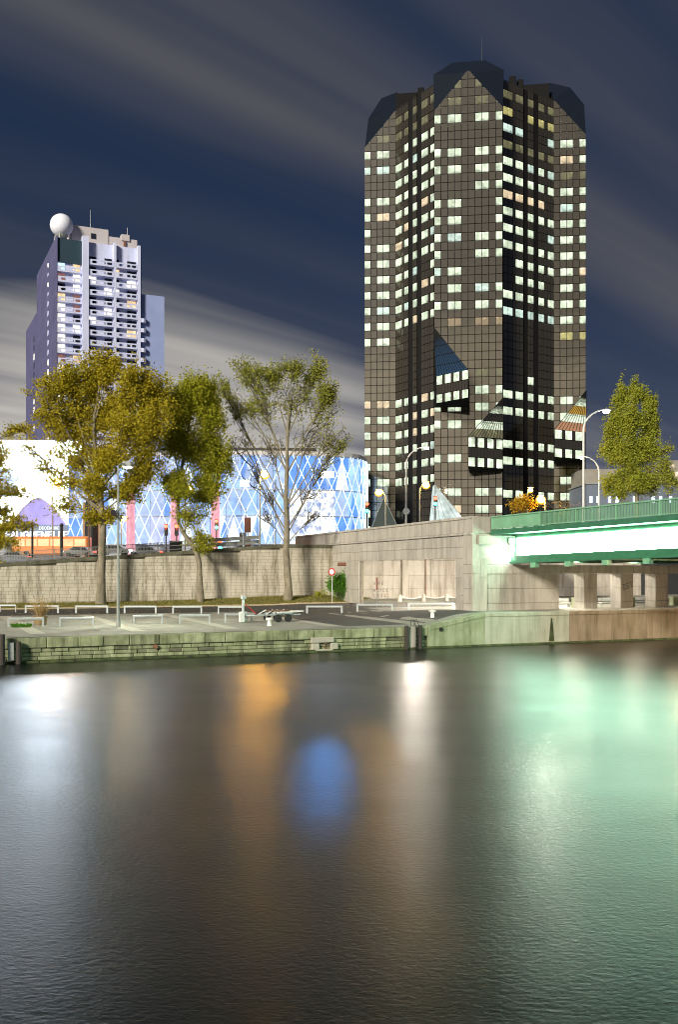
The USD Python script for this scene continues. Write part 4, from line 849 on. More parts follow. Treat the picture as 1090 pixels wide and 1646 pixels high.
# ------------------------------------------------------------------ buildings behind the poplar
M['concrete_dim'] = surf('concrete_dim', (.26, .25, .22), (.20, .19, .17), .85, .5)
M['grey_block'] = surf('grey_block', (.13, .16, .22), (.11, .14, .19), .8, .3)
M['office_blue'] = glow('office_blue', (.75, .9, 1.0), 2.2, .2, .55)
YB = 185.0
ob = thing('low_office', 'low grey blue building with small bright windows behind the poplar', 'building', (P(1020, 0, YB)[0], YB, 9))
x0, x1 = P(943, 0, YB)[0], P(1140, 0, YB)[0]
mb = MB(); mb.box([(x0 + x1) / 2, YB + 8, 15.2], (x1 - x0, 16, 14)); part(ob, 'body', mb, M['grey_block'])
mb = MB(); mb.box([(x0 + x1) / 2, YB + 8, 22.35], (x1 - x0 + .4, 16.4, .3)); part(ob, 'roof_edge', mb, M['grey_paint'])
mb = MB(); mb.box([x0 + 3.6, YB + 9, 24.0], (6.5, 10, 2.8)); part(ob, 'roof_house', mb, M['concrete_dim'])
for px in (950, 961, 980, 992, 1020, 1050, 1062, 1078):
    a = P(px, 803, YB); mb = MB(); mb.box([a[0], YB - .02, a[2]], (.55, .1, 1.2)); part(ob, 'window', mb, M['office_blue'])
YH = 230.0
fb = thing('apartment_block', 'pale stepped apartment block beyond the poplar at the right edge', 'building', (P(1085, 0, YH)[0], YH, 9))
for k, (pa, py) in enumerate(((1058, 765), (1064, 750), (1078, 737))):
    x0, x1, zt = P(pa, 0, YH)[0], P(1135, 0, YH)[0], P(0, py, YH)[2]
    mb = MB(); mb.box([(x0 + x1) / 2, YH + 8 + k * 1.5, zt - (8 if k else 14)], (x1 - x0, 14, 16 if k else 28)); part(fb, 'storey', mb, M['concrete_dim'])
    for q in range(3):
        mb = MB(); mb.box([x0 + 1.5 + 3 * q, YH + .95 + k * 1.5, zt - 1.7], (1.4, .1, 1.4)); part(fb, 'window', mb, M['dark_pane'] if (q + k) % 2 else M['lit_warm'])

# ================================================================== STREET FURNITURE ON THE UPPER LEVEL
M['lamp_halo'] = glow('lamp_halo', (1.0, .42, .03), 1.25); M['bulb_strong'] = glow('bulb_strong', (1.0, .46, .03), 1000.0)
M['bulb_white'] = glow('bulb_white', (1.0, .97, .84), 100.0); M['bulb_orange'] = glow('bulb_orange', (1.0, .50, .08), 420.0)
def curved_lamp(px, py, px_base, Y, zb, label):
    h = P(px, py, Y); b = P(px_base, 0, Y); b[2] = zb; s = 1 if h[0] > b[0] else -1; L = abs(h[0] - b[0])
    t = thing('street_lamp', label, 'street lamp', (b[0], Y, zb), 'tall curved street lamps')
    zs = h[2] - L * .85
    pts = [[b[0], Y, z] for z in np.linspace(zb, zs, 6)] + [[b[0] + s * L * (1 - math.cos(a)), Y, zs + (h[2] + .15 - zs) * math.sin(a)] for a in np.linspace(.15, 1.45, 9)]
    mb = MB(); mb.tube(pts, np.linspace(.16, .07, len(pts)), 8); part(t, 'pole', mb, M['pale_pole'], smooth=40)
    mb = MB(); mb.ball(h + [0, 0, .12], .34, 2, (1.5, .7, .42)); part(t, 'lamp_head', mb, M['pale_pole'])
    mb = MB(); mb.ball(h + [0, 0, -.06], .34, 2, (1.15, .8, .7)); part(t, 'bulb', mb, M['bulb_white'], smooth=True)
    return t
curved_lamp(686, 720, 653, 148, 9.5, 'white lit curved street lamp before the dark tower, left of the bridge')
curved_lamp(975, 661, 938, 112, 9.8, 'tallest white lit curved street lamp reaching towards the poplar')
curved_lamp(935, 735, 963, 150, 9.7, 'shorter white lit curved street lamp bending left at the tower edge')
def sodium(px, py, Y, label, arm=0.0, r=.42, zb=8.3):
    h = P(px, py, Y); t = thing('sodium_lamp', label, 'street lamp', (h[0] - arm, Y, zb), 'orange street lamps')
    mb = MB(); mb.tube([[h[0] - arm, Y, zb], [h[0] - arm, Y, h[2] - .5], [h[0] - arm * .5, Y, h[2] + .3], [h[0], Y, h[2] + .35]], [.12, .1, .07, .06], 7); part(t, 'pole', mb, M['grey_paint'])
    mb = MB(); mb.ball(h + [0, .1, r + .12], .4, 2, (1.3, .8, .3)); part(t, 'lamp_head', mb, M['grey_paint'])
    mb = MB(); mb.ball(h + [0, .25, -.05], r * 1.55, 2, (1.05, .3, .9)); part(t, 'reflector', mb, M['lamp_halo'], smooth=True)  # glowing disc added behind the bulb for its orange halo
    mb = MB(); mb.ball(h + [0, -.1, 0], r, 2, (1.1, .9, .85)); part(t, 'bulb', mb, M['bulb_strong' if px == 425 else 'bulb_orange'], smooth=True)
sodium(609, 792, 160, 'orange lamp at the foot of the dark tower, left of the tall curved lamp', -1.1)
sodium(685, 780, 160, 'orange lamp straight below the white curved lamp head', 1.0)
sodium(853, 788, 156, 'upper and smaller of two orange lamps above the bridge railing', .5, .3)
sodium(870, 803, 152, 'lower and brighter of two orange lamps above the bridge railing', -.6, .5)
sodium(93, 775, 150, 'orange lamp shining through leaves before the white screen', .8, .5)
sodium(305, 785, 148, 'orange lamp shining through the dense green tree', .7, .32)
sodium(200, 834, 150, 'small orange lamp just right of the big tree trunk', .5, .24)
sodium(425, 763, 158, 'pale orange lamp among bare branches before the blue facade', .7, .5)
M['red_lamp'] = glow('red_lamp', (1.0, .04, .02), 16.0); M['green_lamp'] = glow('green_lamp', (.05, 1.0, .65), 12.0)
def traffic(px, py, Y, label, red=True, green=True, zb=8.3, gap=11):
    a = P(px, py, Y); t = thing('traffic_light', label, 'traffic light', (a[0], Y, zb), 'traffic lights on the upper street')
    d = gap / F * Y; mb = MB(); mb.tube([[a[0], Y, zb], [a[0], Y, a[2] - d]], .09, 7); part(t, 'pole', mb, M['dark_metal'])
    mb = MB(); mb.box([a[0], Y, a[2] - d / 2], (.5, .35, d + .7), bevel=.06); part(t, 'housing', mb, M['dark_metal'])
    if red: mb = MB(); mb.ball([a[0], Y - .2, a[2]], .26, 2, (1, .6, 1)); part(t, 'red_lamp', mb, M['red_lamp'])
    if green: mb = MB(); mb.ball([a[0], Y - .2, a[2] - d], .26, 2, (1, .6, 1)); part(t, 'green_lamp', mb, M['green_lamp'])
    mb = MB(); mb.ball([a[0], Y - .15, a[2] - d / 2], .2, 1, (1, .5, 1)); part(t, 'amber_lamp', mb, M['rust'])
traffic(267, 846, 140, 'left traffic light of the red pair beside the leaning tree', True, False)
traffic(284, 846, 139, 'right traffic light of the red pair beside the leaning tree', True, False)
traffic(354, 872, 138, 'traffic light with green lamp just right of the leaning tree', True, True, 8.3, 9)
traffic(590, 810, 150, 'traffic light at the right end of the blue facade', True, True, 9)
traffic(700, 801, 150, 'traffic light between the orange lamp and the lit glass hall', True, True, 9, 9)
traffic(348, 838, 156, 'small traffic light high beside the pink column', True, True, 8.3, 10)
a = P(653, 822, 146); t = thing('round_sign', 'round grey road sign seen from behind on the curved lamp pole', 'sign', a)
mb = MB(); mb.tube([a + [0, -.3, 0], a + [0, -.26, 0]], .5, 20); part(t, 'disc', mb, M['galvanised']); mb = MB(); mb.box(a + [0, -.22, 0], (.1, .1, .9)); part(t, 'clamp', mb, M['grey_paint'])
# poles and kiosk behind the railing
for px, yt, lab, w in ((52, 848, 'short dark post behind the railing under the white letters', .16), (99, 844, 'dark blue post in front of the end of the white letters', .22), (85, 830, 'thin rusty pole between the two dark posts', .06), (143, 800, 'rusty pole left of the big tree trunk', .1), (443, 772, 'thin grey mast in front of the bare tree fork', .07), (395, 818, 'thin mast left of the bare tree beside the guard fence', .07)):
    Y = 136 if px < 200 else 150; a = P(px, yt, Y); t = thing('post', lab, 'post', (a[0], Y, 8)); mb = MB(); mb.tube([[a[0], Y, 7.5], [a[0], Y, a[2]]], w, 8); part(t, 'shaft', mb, M['rust'] if 'rusty' in lab else M['dark_metal']); mb = MB(); mb.ball([a[0], Y, a[2]], w * 1.25, 1); part(t, 'cap', mb, M['dark_metal'])
a = P(283, 876, 130); t = thing('cabinet', 'dark street cabinet on the upper pavement under the red lights', 'cabinet', (a[0], 130, 7.5))
mb = MB(); mb.box([a[0], 130, 8.9], (1.6, .8, 2.2), bevel=.05); part(t, 'body', mb, M['dark_metal']); mb = MB(); mb.box([a[0], 130, 10.05], (1.75, .95, .12), bevel=.03); part(t, 'lid', mb, M['grey_paint'])
a = P(397, 848, 146); t = thing('notice_board', 'tall brown notice board beside the bare tree above the wall', 'sign', (a[0], 146, 8.5))
for dz, h in ((12.4, 2.2), (9.9, 1.5)):
    mb = MB(); mb.box([a[0] + .1, 146, dz + .5], (.9, .15, h), bevel=.02); part(t, 'board', mb, M['brown_sign'])
mb = MB(); mb.tube([[a[0] + .1, 146.2, 8.3], [a[0] + .1, 146.2, 14]], .08, 6); part(t, 'pole', mb, M['grey_paint'])
a = P(390, 860, 136); t = thing('cabinet', 'pale grey cabinet behind the guard fence left of the bare tree', 'cabinet', (a[0], 136, 8.8))
mb = MB(); mb.box([a[0], 136, 10.2], (.8, .6, 2.4), bevel=.05); part(t, 'body', mb, M['galvanised']); mb = MB(); mb.box([a[0], 135.68, 10.3], (.6, .05, 1.8), bevel=.01); part(t, 'door', mb, M['grey_paint'])
# vehicles on the upper street
M['bus_paint'] = plain('bus_paint', (.7, .25, .08), .35); M['headlight'] = glow('headlight', (1.0, .96, .9), 14.0); M['taillight'] = glow('taillight', (1.0, .05, .03), 7.0); M['car_paint'] = plain('car_paint', (.25, .26, .28), .25, .4); M['car_glass'] = plain('car_glass', (.02, .02, .025), .08)
M['bus_lit'] = glow('bus_lit', (1.0, .6, .3), 1.4, .3, .55)
a = P(84, 0, 145); bz = 8.1
bus = thing('city_bus', 'orange city bus passing behind the railing under the white letters', 'bus', (a[0], 145, bz))
mb = MB(); mb.box([a[0], 145, bz + 1.7], (11.0, 2.5, 2.7), bevel=.22); part(bus, 'body', mb, M['bus_paint'])
for k in range(6):
    mb = MB(); mb.box([a[0] - 4.4 + 1.75 * k, 143.74, bz + 2.15], (1.55, .06, 1.0), bevel=.02); part(bus, 'window', mb, M['bus_lit'])
for dx in (-3.4, 3.4):
    mb = MB(); mb.tube([[a[0] + dx, 143.7, bz + .48], [a[0] + dx, 146.2, bz + .48]], .48, 16); part(bus, 'wheel', mb, M['tyre'])
mb = MB(); mb.box([a[0] + 5.48, 144.3, bz + .9], (.12, .4, .25)); part(bus, 'headlight', mb, M['headlight'])
def car(px, Y, label, face=1, zb=None):
    a = P(px, 0, Y); s, t = to_st(a); zb = zb if zb else (8.15 if Y > 140 else ztop(s) + .0)
    c = thing('car', label, 'car', (a[0], Y, zb), 'cars on the upper street')
    prof = [(-2.1, .35), (-2.15, .75), (-1.5, .92), (-.9, 1.42), (.7, 1.46), (1.35, .98), (2.05, .82), (2.15, .4)]
    mb = MB(); mb.plate(Polygon([(x * face, z) for x, z in prof]), (a[0], Y + .85, zb), (1, 0, 0), (0, 0, 1), 1.7); part(c, 'body', mb, M['car_paint'])
    mb = MB(); mb.plate(Polygon([(x * face, z) for x, z in ((-1.25, .98), (-.82, 1.36), (.62, 1.38), (1.12, 1.0))]), (a[0], Y - .83, zb), (1, 0, 0), (0, 0, 1), .05); part(c, 'window', mb, M['car_glass'])
    for dx in (-1.35, 1.3):
        mb = MB(); mb.tube([[a[0] + dx, Y - .9, zb + .33], [a[0] + dx, Y + .88, zb + .33]], .33, 14); part(c, 'wheel', mb, M['tyre'])
    for dy in (-.6, .6):
        mb = MB(); mb.ball([a[0] + 2.12 * face, Y + dy, zb + .68], .16, 1); part(c, 'headlight', mb, M['headlight']); mb = MB(); mb.ball([a[0] - 2.13 * face, Y + dy, zb + .72], .14, 1); part(c, 'taillight', mb, M['taillight'])
car(22, 139, 'grey car left of the orange bus behind the railing', -1); car(128, 141, 'grey car right of the orange bus with bright headlights', -1); car(185, 140, 'grey car just right of the big trunk', 1); car(235, 142, 'grey car between the two pink columns', -1); car(322, 141, 'grey car behind the leaning tree', 1)

# ================================================================== TREES AND SHRUBS
def bez(a, b, c, n=7):
    t = np.linspace(0, 1, n)[:, None]; return (1 - t) ** 2 * a + 2 * t * (1 - t) * b + t ** 2 * c
def leaves_mesh(pts, size, g):
    n = len(pts); d = g.normal(size=(n, 3)); d[:, 2] *= .6; d /= np.linalg.norm(d, axis=1, keepdims=True)
    e = g.normal(size=(n, 3)); e -= (e * d).sum(1, keepdims=True) * d; e /= np.linalg.norm(e, axis=1, keepdims=True)
    s = (size * g.uniform(.65, 1.3, n))[:, None]; k = np.cross(d, e) * s * .18
    v = np.stack([pts - d * s * .5, pts + e * s * .34 + k, pts + d * s * .5, pts - e * s * .34 + k], 1).reshape(-1, 3)
    i = np.arange(n)[:, None] * 4
    return MB().add(v, np.vstack([i + [0, 1, 2], i + [0, 2, 3]]))
def tree(name, label, base, trunk_px, Y, lobes, leafmat, size, seed, r0=.5, bark='bark', twig=.022, per=9, group=None, depthk=.8, trunk_end=.12, dense=3.0):
    """trunk_px: photo-pixel polyline of the stem; lobes: (px, py, rx, ry, leaves, fork height fraction)"""
    g = np.random.default_rng(seed); sc_ = Y / F
    t = thing(name, label, 'tree', base, group)
    tr = np.array([P(x, y, Y) for x, y in trunk_px]); tr[0] = base
    fine = np.array([np.interp(np.linspace(0, len(tr) - 1, 16), np.arange(len(tr)), tr[:, k]) for k in range(3)]).T
    fine[1:-1, :2] += g.normal(size=(14, 2)) * .05
    rad = np.interp(np.linspace(0, 1, 16), [0, .06, .5, 1], [r0 * 1.35, r0, r0 * .62, trunk_end])
    mb = MB(); mb.tube(fine, rad, 10); part(t, 'trunk', mb, M[bark], smooth=True)
    lv = []; limbs = MB(); twigs = MB()
    for (px, py, rx, ry, nl, fork) in lobes:
        c = P(px, py, Y); c[1] += g.uniform(-1, 1) * rx * sc_ * .7 * depthk
        R = np.array([rx * sc_, rx * sc_ * depthk, ry * sc_])
        a = np.array([np.interp(fork * 15, np.arange(16), fine[:, k]) for k in range(3)]); ra = np.interp(fork * 15, np.arange(16), rad)
        ctl = a * .45 + c * .55; ctl[2] = a[2] * .55 + c[2] * .45 + .5
        main = bez(a, ctl, c + [0, 0, R[2] * .35], 9); r1 = min(ra * .55, .045 + .011 * R.sum())
        limbs.tube(main, np.linspace(r1, .035, 9), 6)
        for _ in range(per):
            f = g.uniform(.58, .97); p = main[int(f * 8)]; d = g.normal(size=3); d /= np.linalg.norm(d); d[2] = d[2] * .8 + .25
            e = c + d * R * g.uniform(.6, .95); ctl = (p + e) / 2 + [0, 0, -.1 * np.linalg.norm(e - p)] + g.normal(size=3) * .25
            br_ = bez(p, ctl, e, 7); twigs.tube(br_, np.linspace(.05, twig, 7), 4, False)
            tips = [e]
            for _ in range(6):
                q = br_[g.integers(2, 7)]; e2 = q + g.normal(size=3) * R * .24 + [0, 0, .12 * R[2]]; twigs.tube(bez(q, (q + e2) / 2 + g.normal(size=3) * .15, e2, 4), np.linspace(twig * 1.2, twig * .7, 4), 3, False); tips += [e2, (q + e2) / 2]
            if nl:
                tips = np.array(tips); k = max(1, int(dense * nl / per)); ii = g.integers(0, len(tips), k)
                lv.append(tips[ii] + g.normal(size=(k, 3)) * np.minimum(R * .17, .75))
    part(t, 'limbs', limbs, M[bark]); part(t, 'twigs', twigs, M['bark_dark'], kind='stuff')
    if lv: part(t, 'crown', leaves_mesh(np.vstack(lv), size, g), M[leafmat], kind='stuff')
    return t
def tbase(px, t): q = col_t(px, t); s = to_st(q)[0]; return np.array([q[0], q[1], zq(s, t) - .05])
b = tbase(162, 44.0); Y1 = b[1]
tree('plane_tree', 'largest tree, yellow olive autumn crown, mottled trunk in front of the pale wall', b, [(162, 966), (163, 900), (166, 840), (160, 780), (150, 700), (160, 620)], Y1,
     [(110, 625, 34, 34, 1500, .62), (80, 640, 30, 26, 800, .6), (150, 610, 30, 38, 1700, .75), (178, 600, 26, 34, 1400, .85), (215, 615, 34, 38, 1700, .7), (240, 640, 38, 46, 1900, .65), (115, 680, 48, 34, 1900, .55), (75, 675, 26, 24, 600, .55), (170, 670, 38, 40, 2000, .8),
      (225, 700, 44, 42, 2100, .6), (262, 680, 26, 50, 1300, .58), (120, 730, 42, 34, 900, .48), (178, 740, 40, 36, 1700, .62), (235, 760, 40, 34, 1500, .5), (90, 770, 36, 30, 420, .45), (55, 745, 36, 30, 300, .47), (150, 790, 34, 30, 900, .45), (200, 800, 34, 24, 800, .45), (105, 815, 32, 22, 330, .42), (35, 715, 34, 24, 220, .5), (175, 835, 26, 18, 380, .42), (150, 838, 16, 14, 260, .42)], 'leaf_autumn', .27, 1, r0=.5)
b = tbase(323, 44.2); Y2 = b[1]
tree('plane_tree', 'dense dark olive green tree with leaning trunk between the two tallest trees', b, [(323, 963), (321, 920), (316, 885), (296, 860), (284, 835), (290, 760), (305, 680), (310, 640)], Y2,
     [(285, 665, 30, 44, 1900, .8), (315, 655, 30, 44, 2000, .95), (340, 690, 28, 50, 1900, .85), (275, 720, 34, 40, 1700, .7), (315, 735, 40, 44, 2600, .75), (350, 750, 26, 40, 1300, .7), (285, 790, 40, 30, 1600, .6), (335, 790, 34, 30, 1500, .6), (270, 640, 24, 30, 700, .8), (310, 835, 28, 26, 420, .45), (320, 870, 26, 16, 300, .35), (330, 885, 16, 10, 160, .33), (330, 630, 18, 22, 500, .95)], 'leaf_green', .27, 2, r0=.36)
b = tbase(463, 43.5); Y3 = b[1]
tree('plane_tree', 'tall half bare tree with pale forked trunk and leaves only at its top', b, [(463, 958), (461, 900), (461, 850), (460, 780), (462, 700), (466, 630)], Y3,
     [(405, 605, 24, 24, 620, .68), (435, 600, 26, 24, 620, .8), (470, 595, 26, 22, 420, .9), (505, 605, 26, 26, 760, .8), (530, 635, 22, 30, 760, .7), (354, 618, 15, 22, 420, .52), (392, 650, 24, 26, 260, .66), (420, 650, 34, 38, 420, .65), (470, 650, 36, 40, 240, .75), (515, 665, 34, 36, 260, .65), (390, 720, 30, 32, 60, .45), (435, 720, 34, 36, 50, .5), (495, 715, 38, 36, 60, .5), (535, 700, 24, 34, 120, .5), (525, 750, 26, 20, 60, .4), (410, 770, 26, 24, 20, .38), (430, 800, 20, 20, 10, .33), (500, 790, 26, 22, 10, .36), (545, 715, 16, 20, 130, .48), (425, 830, 14, 14, 0, .3), (505, 830, 16, 12, 0, .3), ], 'leaf_pale', .25, 3, r0=.48, twig=.03, per=10)
b = np.array([*col_t(-62, 53.0), 6.4]); Y4 = b[1]
tree('plane_tree', 'tree mostly out of frame at the left edge, its low golden branches hanging in', b, [(-62, 915), (-62, 890), (-60, 830), (-55, 760), (-50, 700)], Y4,
     [(-20, 800, 40, 30, 900, .6), (10, 830, 32, 20, 420, .55), (15, 858, 30, 16, 500, .5), (8, 880, 26, 14, 420, .45), (-5, 905, 18, 10, 200, .4), (-30, 740, 40, 40, 1200, .8), (5, 770, 30, 26, 260, .65), (40, 800, 28, 20, 260, .6), (30, 685, 26, 12, 260, .85), (-60, 680, 50, 50, 1500, .95), (45, 850, 18, 12, 160, .5)], 'leaf_autumn', .27, 4, r0=.45)
b = P(1024, 900, 150); b[2] = 8.3
tree('poplar_tree', 'tall upright green poplar rising behind the bridge railing', b, [(1024, 890), (1024, 800), (1022, 740), (1018, 680), (1015, 635)], 150,
     [(1000, 645, 14, 26, 800, .85), (1022, 640, 14, 24, 800, .95), (1045, 660, 12, 30, 700, .9), (988, 690, 18, 30, 1000, .7), (1015, 690, 22, 36, 1500, .75), (1050, 695, 16, 34, 800, .75), (982, 735, 18, 34, 1000, .55), (1010, 745, 28, 36, 1600, .6), (1045, 740, 22, 38, 1200, .6), (985, 785, 18, 28, 800, .4), (1015, 785, 28, 30, 1300, .4), (1045, 788, 22, 26, 900, .4), (1068, 760, 14, 30, 300, .4), (1076, 725, 10, 14, 60, .5), (1078, 785, 14, 20, 260, .4)], 'leaf_poplar', .28, 5, r0=.35, twig=.02, per=12, dense=3.8)
def shrub(name, label, c, R, n, mat, size, seed, cat='shrub'):
    g = np.random.default_rng(seed); t = thing(name, label, cat, (c[0], c[1], c[2] - R[2])); tw_ = MB(); pts = []
    foot_ = np.array([c[0], c[1], c[2] - R[2]])
    for _ in range(max(12, int(n / 60))):
        d = g.normal(size=3); d /= np.linalg.norm(d); e = np.asarray(c) + d * R * g.uniform(.5, 1); tw_.tube(bez(foot_ + g.normal(size=3) * .1, (foot_ + e) / 2 + [0, 0, .2], e, 5), np.linspace(.03, .012, 5), 3, False); pts.append(e); pts.append((e + np.asarray(c)) / 2)
    pts = np.array(pts); part(t, 'stems', tw_, M['bark_dark'], kind='stuff')
    if n: ii = g.integers(0, len(pts), n); part(t, 'leaves', leaves_mesh(pts[ii] + g.normal(size=(n, 3)) * np.asarray(R) * .22, size, g), M[mat], kind='stuff')
k = 36.0; c = ap(36.2, .75, 4.6)
shrub('ivy_bush', 'bright green ivy bush against the approach wall beside the underpass', c, (1.6, 1.0, 1.6), 3200, 'leaf_ivy', .2, 6)
shrub('dark_shrub', 'small dark shrub at the wall foot right of the half bare tree', [*col_t(512, 45.4), 3.3], (1.1, .6, .7), 400, 'leaf_green', .2, 7)
shrub('yellow_shrub', 'bright yellow shrub above the bridge railing under the orange lamps', P(842, 812, 150), (2.2, 1.5, 1.6), 1500, 'leaf_yellow', .3, 8)
shrub('bare_shrub', 'bare reddish shrub right of the orange lamps above the bridge railing', P(905, 815, 150), (3.4, 1.5, 1.6), 160, 'leaf_dry', .2, 9)
# grass strip, fallen leaves
g = np.random.default_rng(12); n = 26000
s_ = g.uniform(-34, 19, n); t_ = 40.2 + 6.3 * g.random(n); keep = (s_ < 13.5) | (t_ > 40 + (s_ - 13.5) * 1.1); s_, t_ = s_[keep], t_[keep]; n = len(s_)
base = OB + s_[:, None] * U2 + t_[:, None] * N2; zz = np.array([zq(a, b_) for a, b_ in zip(s_, t_)])
h = g.uniform(.08, .26, n); a = g.uniform(0, 2 * np.pi, n); w = .05
b0 = np.c_[base, zz]; dx = np.c_[np.cos(a), np.sin(a), 0 * a] * w; tip = b0 + np.c_[g.normal(size=(n, 2)) * .06, h]
v = np.stack([b0 - dx, b0 + dx, tip], 1).reshape(-1, 3); solo('grass', MB().add(v, np.arange(3 * n).reshape(-1, 3)), M['grass'], 'dry yellow green grass on the bank below the retaining wall', 'grass', kind='stuff')
mb = MB(); mb.grid(lambda s, t: st(s, t, zq(s, t) + .03), np.linspace(-140, 14.5, 60), np.linspace(40.15, 46.55, 9)); solo('grass_bank', mb, M['soil'], kind='structure')
n = 1500; s_ = np.r_[g.uniform(-34, -14, 500), g.uniform(-30, 24, 1000)]; t_ = np.r_[g.uniform(3, 26, 500), g.uniform(26, 40, 1000)]
pts = np.array([st(a, b_, zq(a, b_) + .035) for a, b_ in zip(s_, t_)])
lm = leaves_mesh(pts, .24, g); v, f = lm.arr; v = v.copy(); v[:, 2] = np.repeat(pts[:, 2], 4) + (v[:, 2] - np.repeat(pts[:, 2], 4)) * .15
solo('fallen_leaves', MB().add(v, f), M['leaf_dry'], 'dry leaves scattered over the lower quay', 'leaves', kind='stuff')

# ================================================================== THINGS ON THE LOWER QUAY
bars = [((0, 26), 986, 'clipped pale hoop barrier at the far left of the back row'), ((40, 95), 987, 'pale hoop barrier of the back row behind the potted plant'), ((121, 174), 987, 'pale hoop barrier of the back row just left of the lamp post'), ((199, 252), 987, 'pale hoop barrier of the back row just right of the lamp post'), ((277, 325), 987, 'pale hoop barrier of the back row in front of the leaning trunk'), ((350, 392), 987, 'pale hoop barrier of the back row ending at the trailer wheels'), ((492, 551), 986, 'pale hoop barrier of the back row right of the trailer'), ((573, 632), 986, 'pale hoop barrier of the back row behind the thin edge-on sign'), ((655, 731), 984, 'longest pale hoop barrier under the underpass opening'),
        ((12, 71), 1009, 'grey hoop barrier of the front row at the foot of the potted plant'), ((95, 151), 1008, 'grey hoop barrier of the front row just left of the lamp post foot'), ((214, 262), 1004, 'grey hoop barrier of the front row, first right of the lamp post'), ((288, 338), 1003, 'grey hoop barrier of the front row, second right of the lamp post'), ((361, 406), 1001, 'grey hoop barrier of the front row left of the trailer platform'), ((427, 469), 999, 'grey hoop barrier of the front row under the trailer rear')]
proto = None
for (xa, xb), y, lab in bars:
    z = 1.95 if y < 990 else 1.84
    a, b = G(xa, y, z), G(xb, y - (0 if y < 990 else 1.0), z); c = (a + b) / 2
    ss_, tt_ = to_st(c); c[2] = zq(ss_, tt_); L = np.linalg.norm((b - a)[:2]); rz = math.atan2(b[1] - a[1], b[0] - a[0])
    if proto is None:
        proto = thing('hoop_barrier', lab, 'barrier', c, 'hoop barriers round the parking bays'); W = 3.0
        for d in (-1, 1):
            mb = MB(); mb.box(c + [d * (W / 2 - .08), 0, .28], (.16, .14, .62), bevel=.025); part(proto, 'leg', mb, M['galvanised'])
        mb = MB(); mb.box(c + [0, 0, .68], (W, .16, .2), bevel=.04); part(proto, 'cross_bar', mb, M['galvanised'])
        stage.GetPrimAtPath(proto).GetAttribute('xformOp:translate').Set(Gf.Vec3d(*map(float, c)))
        x = UsdGeom.Xformable(stage.GetPrimAtPath(proto)); x.AddRotateZOp().Set(math.degrees(rz)); x.AddScaleOp().Set(Gf.Vec3f(L / W, 1, 1))
    else: dup(proto, c, rz, lab, (L / W, 1, 1))
# lamp post
b = G(190, 1008, 1.8); s_, t_ = to_st(b); b[2] = zq(s_, t_); hz = P(0, 748, b[1])[2]
lp = thing('lamp_post', 'tall grey lamp post standing on the quay edge at left', 'street lamp', b)
mb = MB(); mb.lathe(b, [(.2, 0), (.2, .5), (.13, .6), (.10, 6), (.075, hz - b[2])], 12); part(lp, 'pole', mb, M['grey_paint'], smooth=40)
mb = MB(); mb.tube([[b[0], b[1], hz - .1], [b[0] + .1, b[1] + .5, hz + .15], [b[0] + .3, b[1] + 1.3, hz + .25]], .06, 8); part(lp, 'arm', mb, M['grey_paint'])
M['quay_bulb'] = glow('quay_bulb', (.95, 1.0, .82), 1900.0)
hd = np.array([b[0] + .4, b[1] + 1.7, hz + .25]); mb = MB(); mb.hull([hd + [dx, dy, dz] for dx in (-.3, .3) for dy in (-.55, .55) for dz in (.10, .2)]); part(lp, 'lamp_head', mb, M['grey_paint'])
mb = MB()
for dx, dy, sx, sy in ((-.32, 0, .04, 1.1), (.32, 0, .04, 1.1), (0, -.57, .68, .04), (0, .57, .68, .04)): mb.box(hd + [dx, dy, -.06], (sx, sy, .36))
part(lp, 'skirt', mb, M['grey_paint'])
mb = MB(); mb.box(hd + [0, 0, .05], (.5, .95, .08)); part(lp, 'lens', mb, M['quay_bulb'])
mb = MB(); mb.tube([b + [0, -.15, 9.2], b + [-.2, -.7, 9.0]], [.1, .28], 10); part(lp, 'loudspeaker', mb, M['dark_metal'])
# potted plant
b = G(65, 1005, 1.85); s_, t_ = to_st(b); b[2] = zq(s_, t_)
pp = thing('potted_plant', 'dry feathery plant in a round planter behind the front barrier', 'plant', b)
mb = MB(); mb.lathe(b, [(.45, 0), (.5, .1), (.55, .62), (.6, .66), (.6, .74), (.5, .74)], 16); part(pp, 'planter', mb, M['terracotta'], smooth=40)
tw_, pts = MB(), []
for _ in range(60):
    d = g.normal(size=2) * .28; e = b + [d[0] * 1.6, d[1] * 1.6, 1.0 + g.uniform(.2, 1.2)]; c = bez(b + [d[0] * .5, d[1] * .5, .7], b + [d[0], d[1], 1.3], e, 6); tw_.tube(c, .014, 3, False); pts += list(c[2:])
part(pp, 'stems', tw_, M['leaf_dry'], kind='stuff'); pts = np.array(pts); part(pp, 'leaves', leaves_mesh(pts + g.normal(size=pts.shape) * .07, .14, g), M['leaf_dry'], kind='stuff')
# weeds along the front barrier
pts = np.array([G(px, 1009, 1.83) for px in g.uniform(18, 50, 220)]); pts[:, 2] = 1.85 + g.uniform(0, .3, 220)
solo('weed_tuft', leaves_mesh(pts, .2, g), M['leaf_ivy'], 'green weed tuft under the front barrier by the potted plant', 'weeds', kind='stuff')
